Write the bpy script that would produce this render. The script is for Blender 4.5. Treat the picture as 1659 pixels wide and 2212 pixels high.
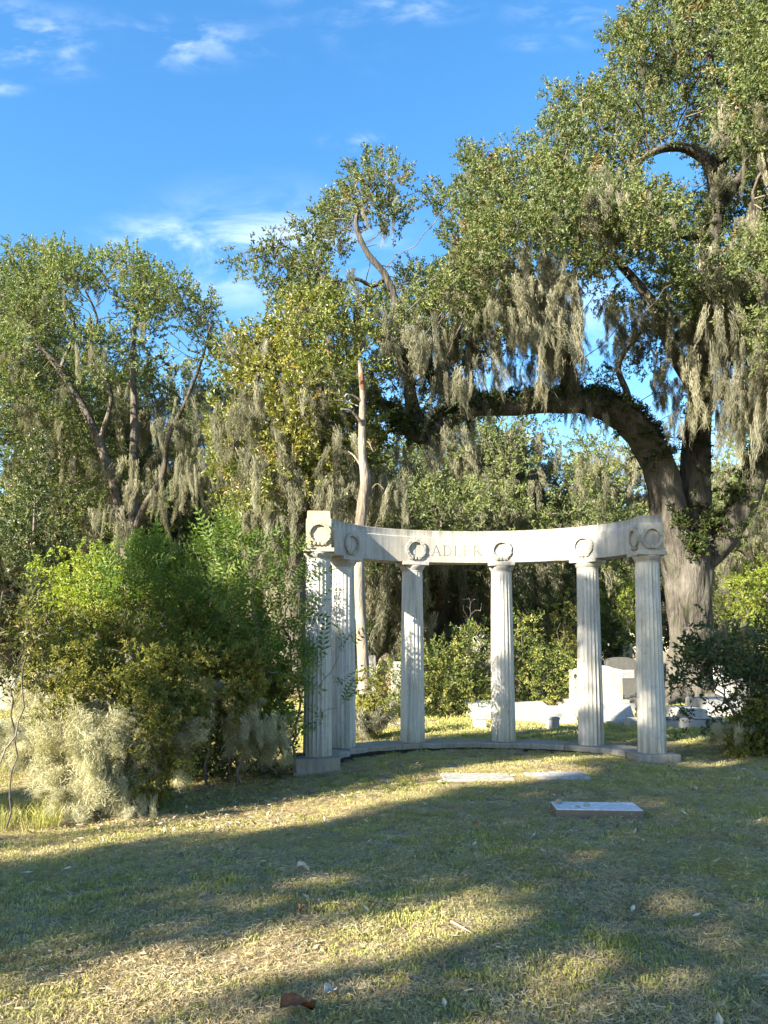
import bpy, bmesh, math, random
import numpy as np
from mathutils import Vector, Matrix, Euler

# ------------------------------------------------------------------ scene, camera, sky, sun
scene = bpy.context.scene
for o in list(bpy.data.objects):
    bpy.data.objects.remove(o)
COL = scene.collection
R = math.radians
FPX = 1661.6                                  # focal length for a 1659 x 2212 frame
PITCH = R(4.6)
CYP = 1406 - FPX * math.tan(PITCH)             # row of the optical axis; the horizon is at row 1406
EYE = 1.6

cam_data = bpy.data.cameras.new('camera')
cam_data.sensor_fit = 'VERTICAL'
cam_data.sensor_height = 34.6133
cam_data.lens = 34.6133 * FPX / 2212
cam_data.shift_y = (CYP - 1106) / 2212
cam_data.clip_end = 2000
cam_data.clip_start = 0.05
cam = bpy.data.objects.new('camera', cam_data)
COL.objects.link(cam)
cam.location = (0, 0, EYE)
cam.rotation_euler = (math.pi / 2 + PITCH, 0, 0)
scene.camera = cam

SUN_AZ = R(51)                                # to the left of straight behind the camera
SUN_EL = R(24)
TO_SUN = Vector((-math.sin(SUN_AZ) * math.cos(SUN_EL), -math.cos(SUN_AZ) * math.cos(SUN_EL), math.sin(SUN_EL)))

world = bpy.data.worlds.new('World')
scene.world = world
world.use_nodes = True
wn, wl = world.node_tree.nodes, world.node_tree.links
wn.clear()
w_out = wn.new('ShaderNodeOutputWorld')
w_bg = wn.new('ShaderNodeBackground')
w_bg.inputs['Strength'].default_value = 0.074
sky = wn.new('ShaderNodeTexSky')
sky.sky_type = 'NISHITA'
sky.sun_disc = False
sky.sun_elevation = SUN_EL
sky.sun_rotation = math.atan2(TO_SUN.x, TO_SUN.y)
sky.air_density = 1.1
sky.dust_density = 0.5
sky.ozone_density = 2.2
hsv = wn.new('ShaderNodeHueSaturation')
hsv.inputs['Saturation'].default_value = 1.30
hsv.inputs['Value'].default_value = 1.0
wl.new(sky.outputs[0], hsv.inputs['Color'])
# thin high cloud, laid out on a flat layer overhead
geo = wn.new('ShaderNodeNewGeometry')
sep = wn.new('ShaderNodeSeparateXYZ')
wl.new(geo.outputs['Incoming'], sep.inputs[0])
def wmath(op, a, b=None, c=None):
    n = wn.new('ShaderNodeMath'); n.operation = op
    for i, v in enumerate((a, b, c)):
        if v is None: continue
        if isinstance(v, (int, float)): n.inputs[i].default_value = v
        else: wl.new(v, n.inputs[i])
    return n.outputs[0]
zup = wmath('MAXIMUM', wmath('MULTIPLY', sep.outputs['Z'], -1.0), 0.02)
den = wmath('ADD', zup, 0.12)
cx = wmath('DIVIDE', wmath('MULTIPLY', sep.outputs['X'], -1.0), den)
cy = wmath('DIVIDE', wmath('MULTIPLY', sep.outputs['Y'], -1.0), den)
comb = wn.new('ShaderNodeCombineXYZ')
wl.new(cx, comb.inputs[0]); wl.new(cy, comb.inputs[1]); comb.inputs[2].default_value = 7.3
def wnoise(scale, detail, rough, dist, loc=(0, 0, 0), scl=(1, 1, 1)):
    m = wn.new('ShaderNodeMapping')
    m.inputs['Location'].default_value = loc
    m.inputs['Scale'].default_value = scl
    wl.new(comb.outputs[0], m.inputs['Vector'])
    n = wn.new('ShaderNodeTexNoise')
    n.inputs['Scale'].default_value = scale; n.inputs['Detail'].default_value = detail
    n.inputs['Roughness'].default_value = rough; n.inputs['Distortion'].default_value = dist
    wl.new(m.outputs[0], n.inputs['Vector'])
    return n.outputs[0]
def wrange(v, a, b):
    n = wn.new('ShaderNodeMapRange'); n.interpolation_type = 'SMOOTHSTEP'
    wl.new(v, n.inputs[0]); n.inputs[1].default_value = a; n.inputs[2].default_value = b
    return n.outputs[0]
def sky_xy(px, py):
    u, v = (px - 829.5) / FPX, (CYP - py) / FPX
    d = Vector((u, math.cos(PITCH) - v * math.sin(PITCH), math.sin(PITCH) + v * math.cos(PITCH))).normalized()
    return d.x / (d.z + .12), d.y / (d.z + .12)
def patch_of_cloud(px, py, wx, wy, amp):
    x, y = sky_xy(px, py)
    x1, _ = sky_xy(px + wx, py); _, y1 = sky_xy(px, py + wy)
    s = wn.new('ShaderNodeVectorMath'); s.operation = 'SUBTRACT'; wl.new(comb.outputs[0], s.inputs[0]); s.inputs[1].default_value = (x, y, 7.3)
    m = wn.new('ShaderNodeVectorMath'); m.operation = 'MULTIPLY'; wl.new(s.outputs[0], m.inputs[0]); m.inputs[1].default_value = (1 / abs(x1 - x), 1 / abs(y1 - y), 0)
    l = wn.new('ShaderNodeVectorMath'); l.operation = 'LENGTH'; wl.new(m.outputs[0], l.inputs[0])
    return wmath('MULTIPLY', wrange(wmath('MULTIPLY', l.outputs['Value'], -1.0), -1.25, -.05), amp)
big = wmath('MULTIPLY', wrange(wnoise(1.3, 2, .5, .2, (3.4, 8.2, 0)), 0.56, 0.74), .45)
for q in ((130, 95, 210, 75, .95), (400, 95, 230, 60, .55), (30, 30, 120, 40, .4), (850, 20, 200, 40, .35), (1230, 30, 160, 40, .3), (820, 305, 130, 26, .55), (1180, 95, 110, 24, .3), (10, 190, 60, 20, .5)):
    big = wmath('MAXIMUM', big, patch_of_cloud(*q))
fine = wmath('MULTIPLY', wrange(wnoise(13, 9, .60, .3, (2, 5, 0), (.8, 1.6, 1)), 0.42, 0.68), wrange(wnoise(4.2, 5, .6, .4, (1, 3, 2)), .36, .60))
mask = wmath('MULTIPLY', wmath('MULTIPLY', big, fine), 0.50)
low = wmath('MULTIPLY', wrange(wmath('MULTIPLY', zup, -1.0), -0.40, -0.05), .55)
for q in ((600, 560, 300, 130, .85), (370, 520, 190, 60, .8), (560, 470, 160, 40, .6), (1270, 690, 120, 120, .5)):
    low = wmath('MAXIMUM', low, patch_of_cloud(*q))
fine2 = wrange(wnoise(5.2, 9, .62, .5, (4.2, 1.2, 3), (0.8, 1.1, 1)), 0.38, 0.70)
mask2 = wmath('MULTIPLY', wmath('MULTIPLY', low, fine2), 0.50)
mask = wmath('MINIMUM', wmath('ADD', mask, mask2), 0.8)
cmix = wn.new('ShaderNodeMix'); cmix.data_type = 'RGBA'
wl.new(mask, cmix.inputs['Factor'])
wl.new(hsv.outputs[0], cmix.inputs['A'])
cmix.inputs['B'].default_value = (5.6, 6.0, 6.6, 1)
wl.new(cmix.outputs['Result'], w_bg.inputs['Color'])
wl.new(w_bg.outputs[0], w_out.inputs['Surface'])

sun_data = bpy.data.lights.new('sun', 'SUN')
sun_data.energy = 5.0
sun_data.angle = R(0.5)
sun_data.color = (1.0, 0.90, 0.72)
sun = bpy.data.objects.new('sun', sun_data)
COL.objects.link(sun)
sun.rotation_euler = TO_SUN.to_track_quat('Z', 'Y').to_euler()

vs = scene.view_settings
vs.view_transform = 'Standard'
vs.look = 'None'
vs.exposure = 2.4
vs.gamma = 1.0
vs.use_curve_mapping = False
scene.render.engine = 'CYCLES'
scene.cycles.max_bounces = 6
scene.cycles.diffuse_bounces = 3
scene.cycles.transmission_bounces = 4
scene.cycles.transparent_max_bounces = 4
scene.cycles.caustics_reflective = False
scene.cycles.caustics_refractive = False

# ------------------------------------------------------------------ helpers
CP, SP = math.cos(PITCH), math.sin(PITCH)
def at(px, py, Y):
    """world point at depth Y seen at (px, py) of a 1659 x 2212 frame; arrays allowed"""
    u = (np.asarray(px, float) - 829.5) / FPX
    v = (CYP - np.asarray(py, float)) / FPX
    dy = CP - v * SP
    dz = SP + v * CP
    k = np.asarray(Y, float) / dy
    return np.stack([u * k, np.asarray(Y, float) + 0 * k, EYE + dz * k], axis=-1)
def sstep(a, b, x):
    t = np.clip((np.asarray(x, float) - a) / (b - a), 0, 1)
    return t * t * (3 - 2 * t)
EC = np.array([1.520, 11.455]); EA, EB = 2.490, 1.71      # plan of the colonnade: half an ellipse
ER = R(4.25)
EU = np.array([math.cos(ER), math.sin(ER)]); EV = np.array([-math.sin(ER), math.cos(ER)])
ESK = .095                                     # the apse is slightly askew to its chord
def gz(x, y):
    x = np.asarray(x, float); y = np.asarray(y, float)
    z = -0.20 * sstep(0.9, -2.2, x) * sstep(4.5, 9.0, y)
    u = ((x - EC[0]) * EU[0] + (y - EC[1]) * EU[1] + ESK * ((x - EC[0]) * EV[0] + (y - EC[1]) * EV[1])) / (EA - .24); v = ((x - EC[0]) * EV[0] + (y - EC[1]) * EV[1]) / (EB - .24)
    dist = (np.sqrt(u * u + v * v) - 1) * 2.0         # soil washed out under the base stones
    z = z - 0.12 * np.exp(-(dist / .20) ** 2) * sstep(.35, .7, v) * (.75 + .25 * np.sin(x * 3.1))
    z = z - 0.045 * sstep(1.05, .55, np.sqrt(u * u + v * v)) * sstep(.0, .5, v)
    z = z + 0.018 * np.sin(x * 0.9 + 1.3) * np.sin(y * 0.7) + 0.010 * np.sin(x * 2.3 + y * 1.7)
    return z
def gp(px, py):
    """point of the ground seen at (px, py)"""
    Y = 8.0
    for _ in range(40):
        p = at(px, py, Y)
        k = (EYE - float(gz(p[0], p[1]))) / max(1e-4, EYE - p[2])
        Y *= k ** 0.7
    return at(px, py, Y)

def tag(o, label=None, cat=None, group=None, kind=None):
    if label: o['label'] = label
    if cat: o['category'] = cat
    if group: o['group'] = group
    if kind: o['kind'] = kind
    return o
def link(o, parent=None):
    COL.objects.link(o)
    if parent is not None: o.parent = parent
    return o
def adopt(o, parent):
    """parent a mesh whose vertices are in world coordinates"""
    if parent is not None:
        o.parent = parent
        o.matrix_parent_inverse = (Matrix.Translation(parent.location) @ parent.rotation_euler.to_matrix().to_4x4()).inverted()
    return o
def empty(name, loc=(0, 0, 0), rz=0.0, parent=None):
    o = bpy.data.objects.new(name, None)
    o.empty_display_size = 0.2
    link(o, parent)
    o.location = loc; o.rotation_euler = (0, 0, rz)
    return o
def pymesh(name, v, f, mat, parent=None, smooth=False):
    me = bpy.data.meshes.new(name)
    v = np.asarray(v, np.float64).tolist() if len(v) else []
    me.from_pydata(v, [], f)
    if mat: me.materials.append(mat)
    if smooth: me.polygons.foreach_set('use_smooth', [True] * len(me.polygons))
    me.update()
    o = bpy.data.objects.new(name, me)
    return adopt(link(o), parent)
def bmobj(name, bm, mat, parent=None, smooth=False, loc=None, rz=None):
    bmesh.ops.recalc_face_normals(bm, faces=bm.faces)
    me = bpy.data.meshes.new(name)
    bm.to_mesh(me); bm.free()
    if mat: me.materials.append(mat)
    if smooth: me.polygons.foreach_set('use_smooth', [True] * len(me.polygons))
    o = bpy.data.objects.new(name, me)
    link(o, parent)
    if loc is not None: o.location = loc
    if rz is not None: o.rotation_euler = (0, 0, rz)
    return o
def bm_box(bm, cx, cy, cz, sx, sy, sz, bevel=0.0, seg=2):
    r = bmesh.ops.create_cube(bm, size=1.0)
    for v in r['verts']:
        v.co = Vector((cx + v.co.x * sx, cy + v.co.y * sy, cz + v.co.z * sz))
    if bevel:
        ed = list({e for v in r['verts'] for e in v.link_edges})
        bmesh.ops.bevel(bm, geom=ed, offset=bevel, segments=seg, affect='EDGES', profile=0.5)
def bm_prism(bm, pts, y0, y1, bevel=0.0):
    """outline (x, z) extruded from y0 to y1"""
    a = [bm.verts.new((x, y0, z)) for x, z in pts]
    b = [bm.verts.new((x, y1, z)) for x, z in pts]
    fa = bm.faces.new(a); fb = bm.faces.new(b[::-1])
    n = len(pts)
    for i in range(n):
        bm.faces.new((a[i], b[i], b[(i + 1) % n], a[(i + 1) % n]))
    if bevel:
        ed = list(fa.edges) + list(fb.edges)
        bmesh.ops.bevel(bm, geom=ed, offset=bevel, segments=2, affect='EDGES', profile=0.5)
def roughen(bm, amp, scale, seed=0):
    from mathutils import noise
    off = Vector((seed * 7.1, seed * 3.3, seed * 1.7))
    for v in bm.verts:
        v.co += noise.noise_vector(v.co * scale + off) * amp

# ------------------------------------------------------------------ materials
def newmat(name):
    m = bpy.data.materials.new(name); m.use_nodes = True
    nt = m.node_tree; nt.nodes.clear()
    return m, nt.nodes, nt.links
class NB:
    """tiny node builder"""
    def __init__(self, name):
        self.m, self.n, self.l = newmat(name)
        self.out = self.n.new('ShaderNodeOutputMaterial')
    def put(self, sock, v):
        if hasattr(v, 'is_output') or isinstance(v, bpy.types.NodeSocket): self.l.new(v, sock)
        else: sock.default_value = v if not (isinstance(v, tuple) and len(v) == 3 and sock.type == 'RGBA') else (*v, 1)
    def coord(self, kind='Object'):
        if kind == 'World':
            g = self.n.new('ShaderNodeNewGeometry'); return g.outputs['Position']
        t = self.n.new('ShaderNodeTexCoord'); return t.outputs[kind]
    def mapping(self, v, scl=(1, 1, 1), loc=(0, 0, 0)):
        m = self.n.new('ShaderNodeMapping'); self.l.new(v, m.inputs['Vector'])
        m.inputs['Scale'].default_value = scl; m.inputs['Location'].default_value = loc
        return m.outputs[0]
    def noise(self, v, scale, detail=4, rough=.55, dist=0):
        t = self.n.new('ShaderNodeTexNoise'); self.l.new(v, t.inputs['Vector'])
        t.inputs['Scale'].default_value = scale; t.inputs['Detail'].default_value = detail
        t.inputs['Roughness'].default_value = rough; t.inputs['Distortion'].default_value = dist
        return t.outputs[0]
    def vor(self, v, scale, feature='F1', out='Distance'):
        t = self.n.new('ShaderNodeTexVoronoi'); t.feature = feature
        self.l.new(v, t.inputs['Vector']); t.inputs['Scale'].default_value = scale
        return t.outputs[out]
    def rng(self, v, a, b, c=0.0, d=1.0):
        t = self.n.new('ShaderNodeMapRange'); self.l.new(v, t.inputs[0])
        t.inputs[1].default_value = a; t.inputs[2].default_value = b
        t.inputs[3].default_value = c; t.inputs[4].default_value = d
        return t.outputs[0]
    def math(self, op, a, b=0.0):
        t = self.n.new('ShaderNodeMath'); t.operation = op
        self.put(t.inputs[0], a); self.put(t.inputs[1], b)
        return t.outputs[0]
    def mix(self, f, a, b, mode='MIX'):
        t = self.n.new('ShaderNodeMix'); t.data_type = 'RGBA'; t.blend_type = mode
        self.put(t.inputs['Factor'], f); self.put(t.inputs['A'], a); self.put(t.inputs['B'], b)
        return t.outputs['Result']
    def rand(self):
        return self.n.new('ShaderNodeObjectInfo').outputs['Random']
    def objloc(self):
        return self.n.new('ShaderNodeObjectInfo').outputs['Location']
    def bump(self, h, strength=.3, dist=.02, normal=None):
        t = self.n.new('ShaderNodeBump'); self.l.new(h, t.inputs['Height'])
        t.inputs['Strength'].default_value = strength; t.inputs['Distance'].default_value = dist
        if normal is not None: self.l.new(normal, t.inputs['Normal'])
        return t.outputs[0]
    def bsdf(self, color, rough=.7, normal=None, spec=.3):
        b = self.n.new('ShaderNodeBsdfPrincipled')
        self.put(b.inputs['Base Color'], color); self.put(b.inputs['Roughness'], rough)
        b.inputs['Specular IOR Level'].default_value = spec
        if normal is not None: self.l.new(normal, b.inputs['Normal'])
        return b
    def finish(self, shader):
        self.l.new(shader.outputs[0], self.out.inputs['Surface']); return self.m

def mat_marble(name, base=(.48, .47, .44), warm=(.45, .395, .265), warm_amt=.5, dark=(.20, .20, .18), dark_amt=.5, seed=0.0, local=False, grime=None):
    b = NB(name)
    p = b.mapping(b.coord('Object' if local else 'World'), loc=(seed, seed * 1.7, seed * .6))
    vein = b.noise(b.mapping(p, (1, 1, .55)), 3.2, 8, .62, 1.6)
    veins = b.rng(b.math('ABSOLUTE', b.math('SUBTRACT', vein, .5)), 0, .10, 1, 0)
    cloud = b.noise(p, 1.1, 5, .6)
    streak = b.noise(b.mapping(p, (9, 9, .55)), 1.4, 5, .6)
    fine = b.noise(p, 42, 4, .6)
    speck = b.noise(p, 9, 6, .7, .6)
    c = b.mix(b.math('MULTIPLY', veins, .30), base, (base[0] * .62, base[1] * .64, base[2] * .67))
    c = b.mix(b.math('MULTIPLY', b.rng(cloud, .40, .68), warm_amt), c, warm)
    c = b.mix(b.math('MULTIPLY', b.rng(streak, .47, .68), dark_amt * .75), c, dark)
    c = b.mix(b.math('MULTIPLY', b.rng(speck, .56, .74), dark_amt * .8), c, (.16, .16, .13))
    c = b.mix(.35, c, b.mix(b.rng(fine, .3, .7), (.8, .8, .8), (1.15, 1.15, 1.15)), 'MULTIPLY')
    if grime:                                  # soot and algae that wash down from the top edge
        sp = b.n.new('ShaderNodeSeparateXYZ'); b.l.new(b.coord('World'), sp.inputs[0])
        band = b.math('ADD', b.rng(sp.outputs['Z'], grime[0], grime[1]), b.math('MULTIPLY', b.math('SUBTRACT', streak, .5), 1.6))
        c = b.mix(b.math('MULTIPLY', b.rng(band, .35, 1.0), .62 if grime[0] < grime[1] else .5), c, (.10, .095, .07) if grime[0] < grime[1] else (.17, .165, .11))
    nrm = b.bump(b.math('ADD', b.math('MULTIPLY', fine, .5), b.math('MULTIPLY', speck, 1.0)), .35, .006)
    return b.finish(b.bsdf(c, .78, nrm, .12))

M = {}
M['marble'] = mat_marble('weathered_marble', grime=(.62, .02), dark_amt=.8)
M['marble_pier'] = mat_marble('yellowish_marble', (.37, .33, .25), (.36, .28, .13), .85, (.20, .17, .10), .45, 4.0)  # yellower than the other marble; for the left end block and its trim
M['marble_frieze'] = mat_marble('frieze_marble', (.36, .35, .33), (.30, .275, .20), .65, (.17, .16, .14), .75, 9.0, False, (3.46, 3.68))
M['stylobate'] = mat_marble('stained_stone', (.28, .265, .235), (.24, .20, .14), .8, (.13, .12, .10), .8, 2.0)
M['carving'] = mat_marble('carved_marble', (.36, .345, .30), (.32, .28, .19), .6, (.16, .15, .13), .75, 6.0)
M['letter'] = mat_marble('grimy_cut_stone', (.13, .13, .12), (.12, .11, .09), .5, (.06, .06, .05), .6, 3.0)
M['slab_white'] = mat_marble('white_ledger_stone', (.34, .34, .33), (.27, .255, .215), .5, (.15, .15, .135), .85, 11.0)
M['slab_grey'] = mat_marble('sky_brightened_grey_stone', (.56, .565, .57), (.42, .40, .35), .35, (.18, .18, .17), .6, 13.0)  # lightened in colour for the sky reflected on the raised slab's top
M['slab_side'] = mat_marble('shade_toned_slab_side', (.15, .13, .11), (.14, .11, .08), .6, (.10, .09, .08), .6, 14.0)  # dark brown paints in the shade on the raised slab's sides
M['stone_cream'] = mat_marble('cream_headstone_stone', (.35, .335, .27), (.30, .265, .18), .4, (.42, .40, .32), .25, 16.0)
M['stone_dark'] = mat_marble('dark_grey_granite', (.075, .075, .072), (.10, .095, .08), .5, (.05, .05, .05), .5, 17.0)
M['granite'] = mat_marble('grey_granite', (.25, .25, .24), (.42, .40, .35), .4, (.22, .22, .21), .5, 19.0)
M['granite_dark'] = mat_marble('weathered_dark_granite', (.27, .27, .26), (.25, .24, .20), .4, (.10, .10, .10), .6, 21.0)
M['stone_brown'] = mat_marble('rough_brown_stone', (.30, .23, .18), (.26, .18, .12), .6, (.10, .08, .06), .6, 23.0)
M['stone_pink'] = mat_marble('pinkish_brick_stone', (.40, .27, .22), (.42, .33, .26), .5, (.18, .13, .10), .4, 25.0)
M['concrete'] = mat_marble('pale_concrete', (.29, .26, .22), (.25, .21, .16), .5, (.24, .21, .18), .5, 27.0)
M['void'] = mat_marble('shade_dark_footing', (.07, .065, .06), (.06, .05, .04), .5, (.03, .03, .025), .5, 29.0)  # near-black colour stands for the shadow in the gap under the base stones

def mat_bark(name, base, dark, light, scale=1.0, strength=.8, moss=0.0):
    b = NB(name)
    p = b.coord('Object')
    st = b.noise(b.mapping(p, (7 * scale, 7 * scale, 1.1 * scale)), 1.6, 6, .62, .8)
    st2 = b.noise(b.mapping(p, (15 * scale, 15 * scale, 3.2 * scale)), 2.0, 5, .6, .5)
    pl = b.vor(b.mapping(p, (9 * scale, 9 * scale, 2.0 * scale)), 1.5)
    big = b.noise(p, .8 * scale, 4, .6)
    c = b.mix(b.rng(st, .36, .62), dark, base)
    c = b.mix(b.rng(big, .45, .72), c, light)
    c = b.mix(b.math('MULTIPLY', b.rng(st2, .45, .7), .4), c, dark)
    if moss:
        mo = b.noise(p, 1.7, 6, .65)
        c = b.mix(b.math('MULTIPLY', b.rng(mo, .5, .62), moss), c, (.035, .05, .012))
    h = b.math('ADD', st, b.math('MULTIPLY', b.math('ADD', st2, pl), .5))
    return b.finish(b.bsdf(c, .9, b.bump(h, strength, .05), .15))
M['bark_oak'] = mat_bark('live_oak_bark', (.085, .077, .068), (.014, .012, .010), (.135, .124, .110), .8, 1.0, .30)
M['bark_grey'] = mat_bark('grey_bark', (.105, .092, .078), (.035, .03, .025), (.17, .15, .128), 1.2, .8, .25)
M['bark_branch'] = mat_bark('branch_bark', (.13, .105, .085), (.05, .042, .034), (.22, .19, .16), 1.5, .6, .35)
M['bark_snag'] = mat_bark('bleached_snag_wood', (.21, .185, .15), (.09, .075, .06), (.28, .25, .21), 1.3, .5, 0)
M['wood_raw'] = mat_bark('raw_rust_wood', (.14, .075, .042), (.08, .042, .024), (.19, .11, .065), 2.0, .5, 0)
M['stem'] = mat_bark('shrub_stem_bark', (.14, .11, .085), (.06, .048, .038), (.26, .23, .19), 2.5, .5, 0)
M['stem_pale'] = mat_bark('dead_pale_twig', (.45, .38, .30), (.26, .21, .16), (.55, .48, .40), 3.0, .4, 0)

def mat_leaf(name, cols, trans=.35, rough=.45, spec=.4, tcol=1.6, patch=None, patch_scale=.35):
    b = NB(name)
    r = b.rand()
    ramp = b.n.new('ShaderNodeValToRGB'); b.l.new(r, ramp.inputs[0])
    e = ramp.color_ramp.elements
    while len(e) < len(cols): e.new(.5)
    for i, (pos, c) in enumerate(cols):
        e[i].position = pos; e[i].color = (*c, 1)
    c = ramp.outputs[0]
    if patch is not None:
        n = b.noise(b.objloc(), patch_scale, 3, .6)
        c = b.mix(b.rng(n, .48, .62), c, b.mix(.5, c, patch))
    pr = b.bsdf(c, rough, None, spec)
    tr = b.n.new('ShaderNodeBsdfTranslucent')
    hs = b.mix(1.0, c, (tcol * .95, tcol, tcol * .35), 'MULTIPLY')
    b.l.new(hs, tr.inputs['Color'])
    mx = b.n.new('ShaderNodeMixShader'); mx.inputs[0].default_value = trans
    b.l.new(pr.outputs[0], mx.inputs[1]); b.l.new(tr.outputs[0], mx.inputs[2])
    return b.finish(mx)
M['leaf_oak'] = mat_leaf('live_oak_leaf', [(0, (.056, .080, .026)), (.55, (.092, .120, .038)), (.9, (.150, .170, .060)), (1, (.17, .115, .05))], .22, .48, .32, 1.4, (.115, .145, .045))
M['leaf_far'] = mat_leaf('far_oak_leaf', [(0, (.060, .088, .028)), (.6, (.095, .130, .038)), (1, (.16, .175, .055))], .28, .5, .4, 1.5, (.16, .20, .055), .2)
M['leaf_back'] = mat_leaf('background_oak_leaf', [(0, (.060, .085, .030)), (.6, (.100, .130, .045)), (1, (.17, .185, .07))], .28, .5, .4, 1.5, (.20, .23, .08), .2)
M['leaf_laurel'] = mat_leaf('laurel_leaf', [(0, (.070, .092, .020)), (.55, (.110, .138, .026)), (.92, (.175, .18, .034)), (1, (.24, .16, .03))], .28, .42, .5, 1.5, (.20, .18, .03), .3)
M['leaf_pinnate'] = mat_leaf('feathery_shrub_leaf', [(0, (.060, .100, .020)), (.6, (.095, .150, .028)), (1, (.15, .20, .045))], .30, .50, .2, 1.5)
M['leaf_azalea'] = mat_leaf('azalea_leaf', [(0, (.090, .105, .026)), (.6, (.145, .150, .036)), (1, (.22, .20, .055))], .30, .6, .15, 1.5, (.17, .16, .045), .9)
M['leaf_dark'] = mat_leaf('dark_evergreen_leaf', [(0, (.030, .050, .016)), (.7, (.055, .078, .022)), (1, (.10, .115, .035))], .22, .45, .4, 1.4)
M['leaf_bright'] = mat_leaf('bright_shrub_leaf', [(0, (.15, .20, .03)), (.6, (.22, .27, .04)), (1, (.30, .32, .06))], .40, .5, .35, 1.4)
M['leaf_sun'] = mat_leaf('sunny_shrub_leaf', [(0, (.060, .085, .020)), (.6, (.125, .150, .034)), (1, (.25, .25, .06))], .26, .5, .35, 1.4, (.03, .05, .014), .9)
M['leaf_brown'] = mat_leaf('bronze_sapling_leaf', [(0, (.07, .075, .022)), (.6, (.10, .10, .03)), (1, (.16, .13, .04))], .30, .5, .35, 1.4)
M['leaf_juniper'] = mat_leaf('juniper_foliage', [(0, (.018, .036, .013)), (.7, (.030, .052, .018)), (1, (.06, .075, .028))], .12, .6, .2, 1.4)
M['fern'] = mat_leaf('resurrection_fern', [(0, (.020, .034, .008)), (.6, (.034, .052, .011)), (1, (.06, .07, .016))], .2, .5, .35, 1.4)
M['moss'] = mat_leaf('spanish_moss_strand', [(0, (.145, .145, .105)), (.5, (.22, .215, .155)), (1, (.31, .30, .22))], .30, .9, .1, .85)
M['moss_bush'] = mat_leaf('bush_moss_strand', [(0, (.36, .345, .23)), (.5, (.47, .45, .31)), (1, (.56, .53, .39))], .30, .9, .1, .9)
M['litter'] = mat_leaf('fallen_leaf', [(0, (.13, .075, .035)), (.35, (.23, .16, .09)), (.7, (.38, .32, .22)), (.93, (.56, .53, .44)), (1, (.22, .07, .03))], .12, .7, .25, 1.0)

def mat_grass(name, cols, dry, lo, hi):
    b = NB(name)
    r = b.rand()
    ramp = b.n.new('ShaderNodeValToRGB'); b.l.new(r, ramp.inputs[0])
    e = ramp.color_ramp.elements
    while len(e) < len(cols): e.new(.5)
    for i, (pos, c) in enumerate(cols):
        e[i].position = pos; e[i].color = (*c, 1)
    loc = b.objloc()
    n1 = b.noise(loc, .55, 4, .65)
    n2 = b.noise(b.coord('Object'), 9, 3, .6)
    nn = b.math('ADD', n1, b.math('MULTIPLY', b.math('SUBTRACT', n2, .5), .55))
    c = b.mix(b.rng(nn, lo, hi), ramp.outputs[0], dry)
    pr = b.bsdf(c, .8, None, .02)
    tr = b.n.new('ShaderNodeBsdfTranslucent')
    b.l.new(b.mix(1.0, c, (1.3, 1.3, .6), 'MULTIPLY'), tr.inputs['Color'])
    mx = b.n.new('ShaderNodeMixShader'); mx.inputs[0].default_value = .3
    b.l.new(pr.outputs[0], mx.inputs[1]); b.l.new(tr.outputs[0], mx.inputs[2])
    return b.finish(mx)
M['grass'] = mat_grass('lawn_grass', [(0, (.235, .245, .075)), (.5, (.315, .315, .105)), (1, (.40, .385, .15))], (.44, .38, .24), .50, .70)
M['thatch'] = mat_grass('dry_thatch', [(0, (.31, .245, .15)), (.5, (.40, .335, .21)), (1, (.50, .43, .29))], (.32, .30, .11), .52, .66)

def mat_ground():
    b = NB('lawn_soil')
    p = b.coord('World')
    big = b.noise(p, .55, 5, .6)
    mid = b.noise(p, 3.5, 5, .65)
    fine = b.noise(p, 38, 5, .7)
    c = b.mix(b.rng(mid, .38, .62), (.25, .19, .125), (.20, .175, .085))
    c = b.mix(b.rng(big, .48, .66), c, (.34, .26, .175))
    c = b.mix(b.rng(fine, .35, .65), b.mix(1, c, (.45, .45, .45), 'MULTIPLY'), b.mix(1, c, (1.5, 1.5, 1.4), 'MULTIPLY'))
    return b.finish(b.bsdf(c, .95, b.bump(fine, .9, .02), .1))
M['ground'] = mat_ground()

# ------------------------------------------------------------------ leaf prototypes, instanced by geometry nodes
rng = np.random.default_rng(11)
def leaf_quad(V, F, base, d, n, L, W, fold=.25, bend=.15):
    """one leaf of four triangles: folded along the midrib"""
    d = d / np.linalg.norm(d)
    s = np.cross(d, n); s /= (np.linalg.norm(s) + 1e-9)
    n = np.cross(s, d)
    i = len(V)
    m = base + d * L * .48
    V += [base, m + s * W * .5 + n * W * fold, base + d * L - n * L * bend, m - s * W * .5 + n * W * fold, m]
    F += [(i, i + 1, i + 4), (i + 1, i + 2, i + 4), (i + 2, i + 3, i + 4), (i + 3, i, i + 4)]
def rdir(z=0.0, sp=1.0):
    v = rng.normal(0, sp, 3); v[2] += z
    return v / np.linalg.norm(v)
def proto(name, V, F, mat):
    me = bpy.data.meshes.new(name)
    me.from_pydata([tuple(map(float, v)) for v in V], [], F)
    me.materials.append(mat); me.update()
    return me
X = np.array([1., 0, 0]); Z = np.array([0, 0, 1.])
def twig_leaves(n, length, L, W, spread=.8, up=.35, stem=True):
    V, F = [], []
    for k in range(n):
        t = (k + .5) / n
        base = X * length * t + rng.normal(0, .012, 3)
        d = X * .7 + rdir(up) * spread
        leaf_quad(V, F, base, d, rdir(1.2), L * rng.uniform(.75, 1.2), W * rng.uniform(.8, 1.2))
    return V, F
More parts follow.
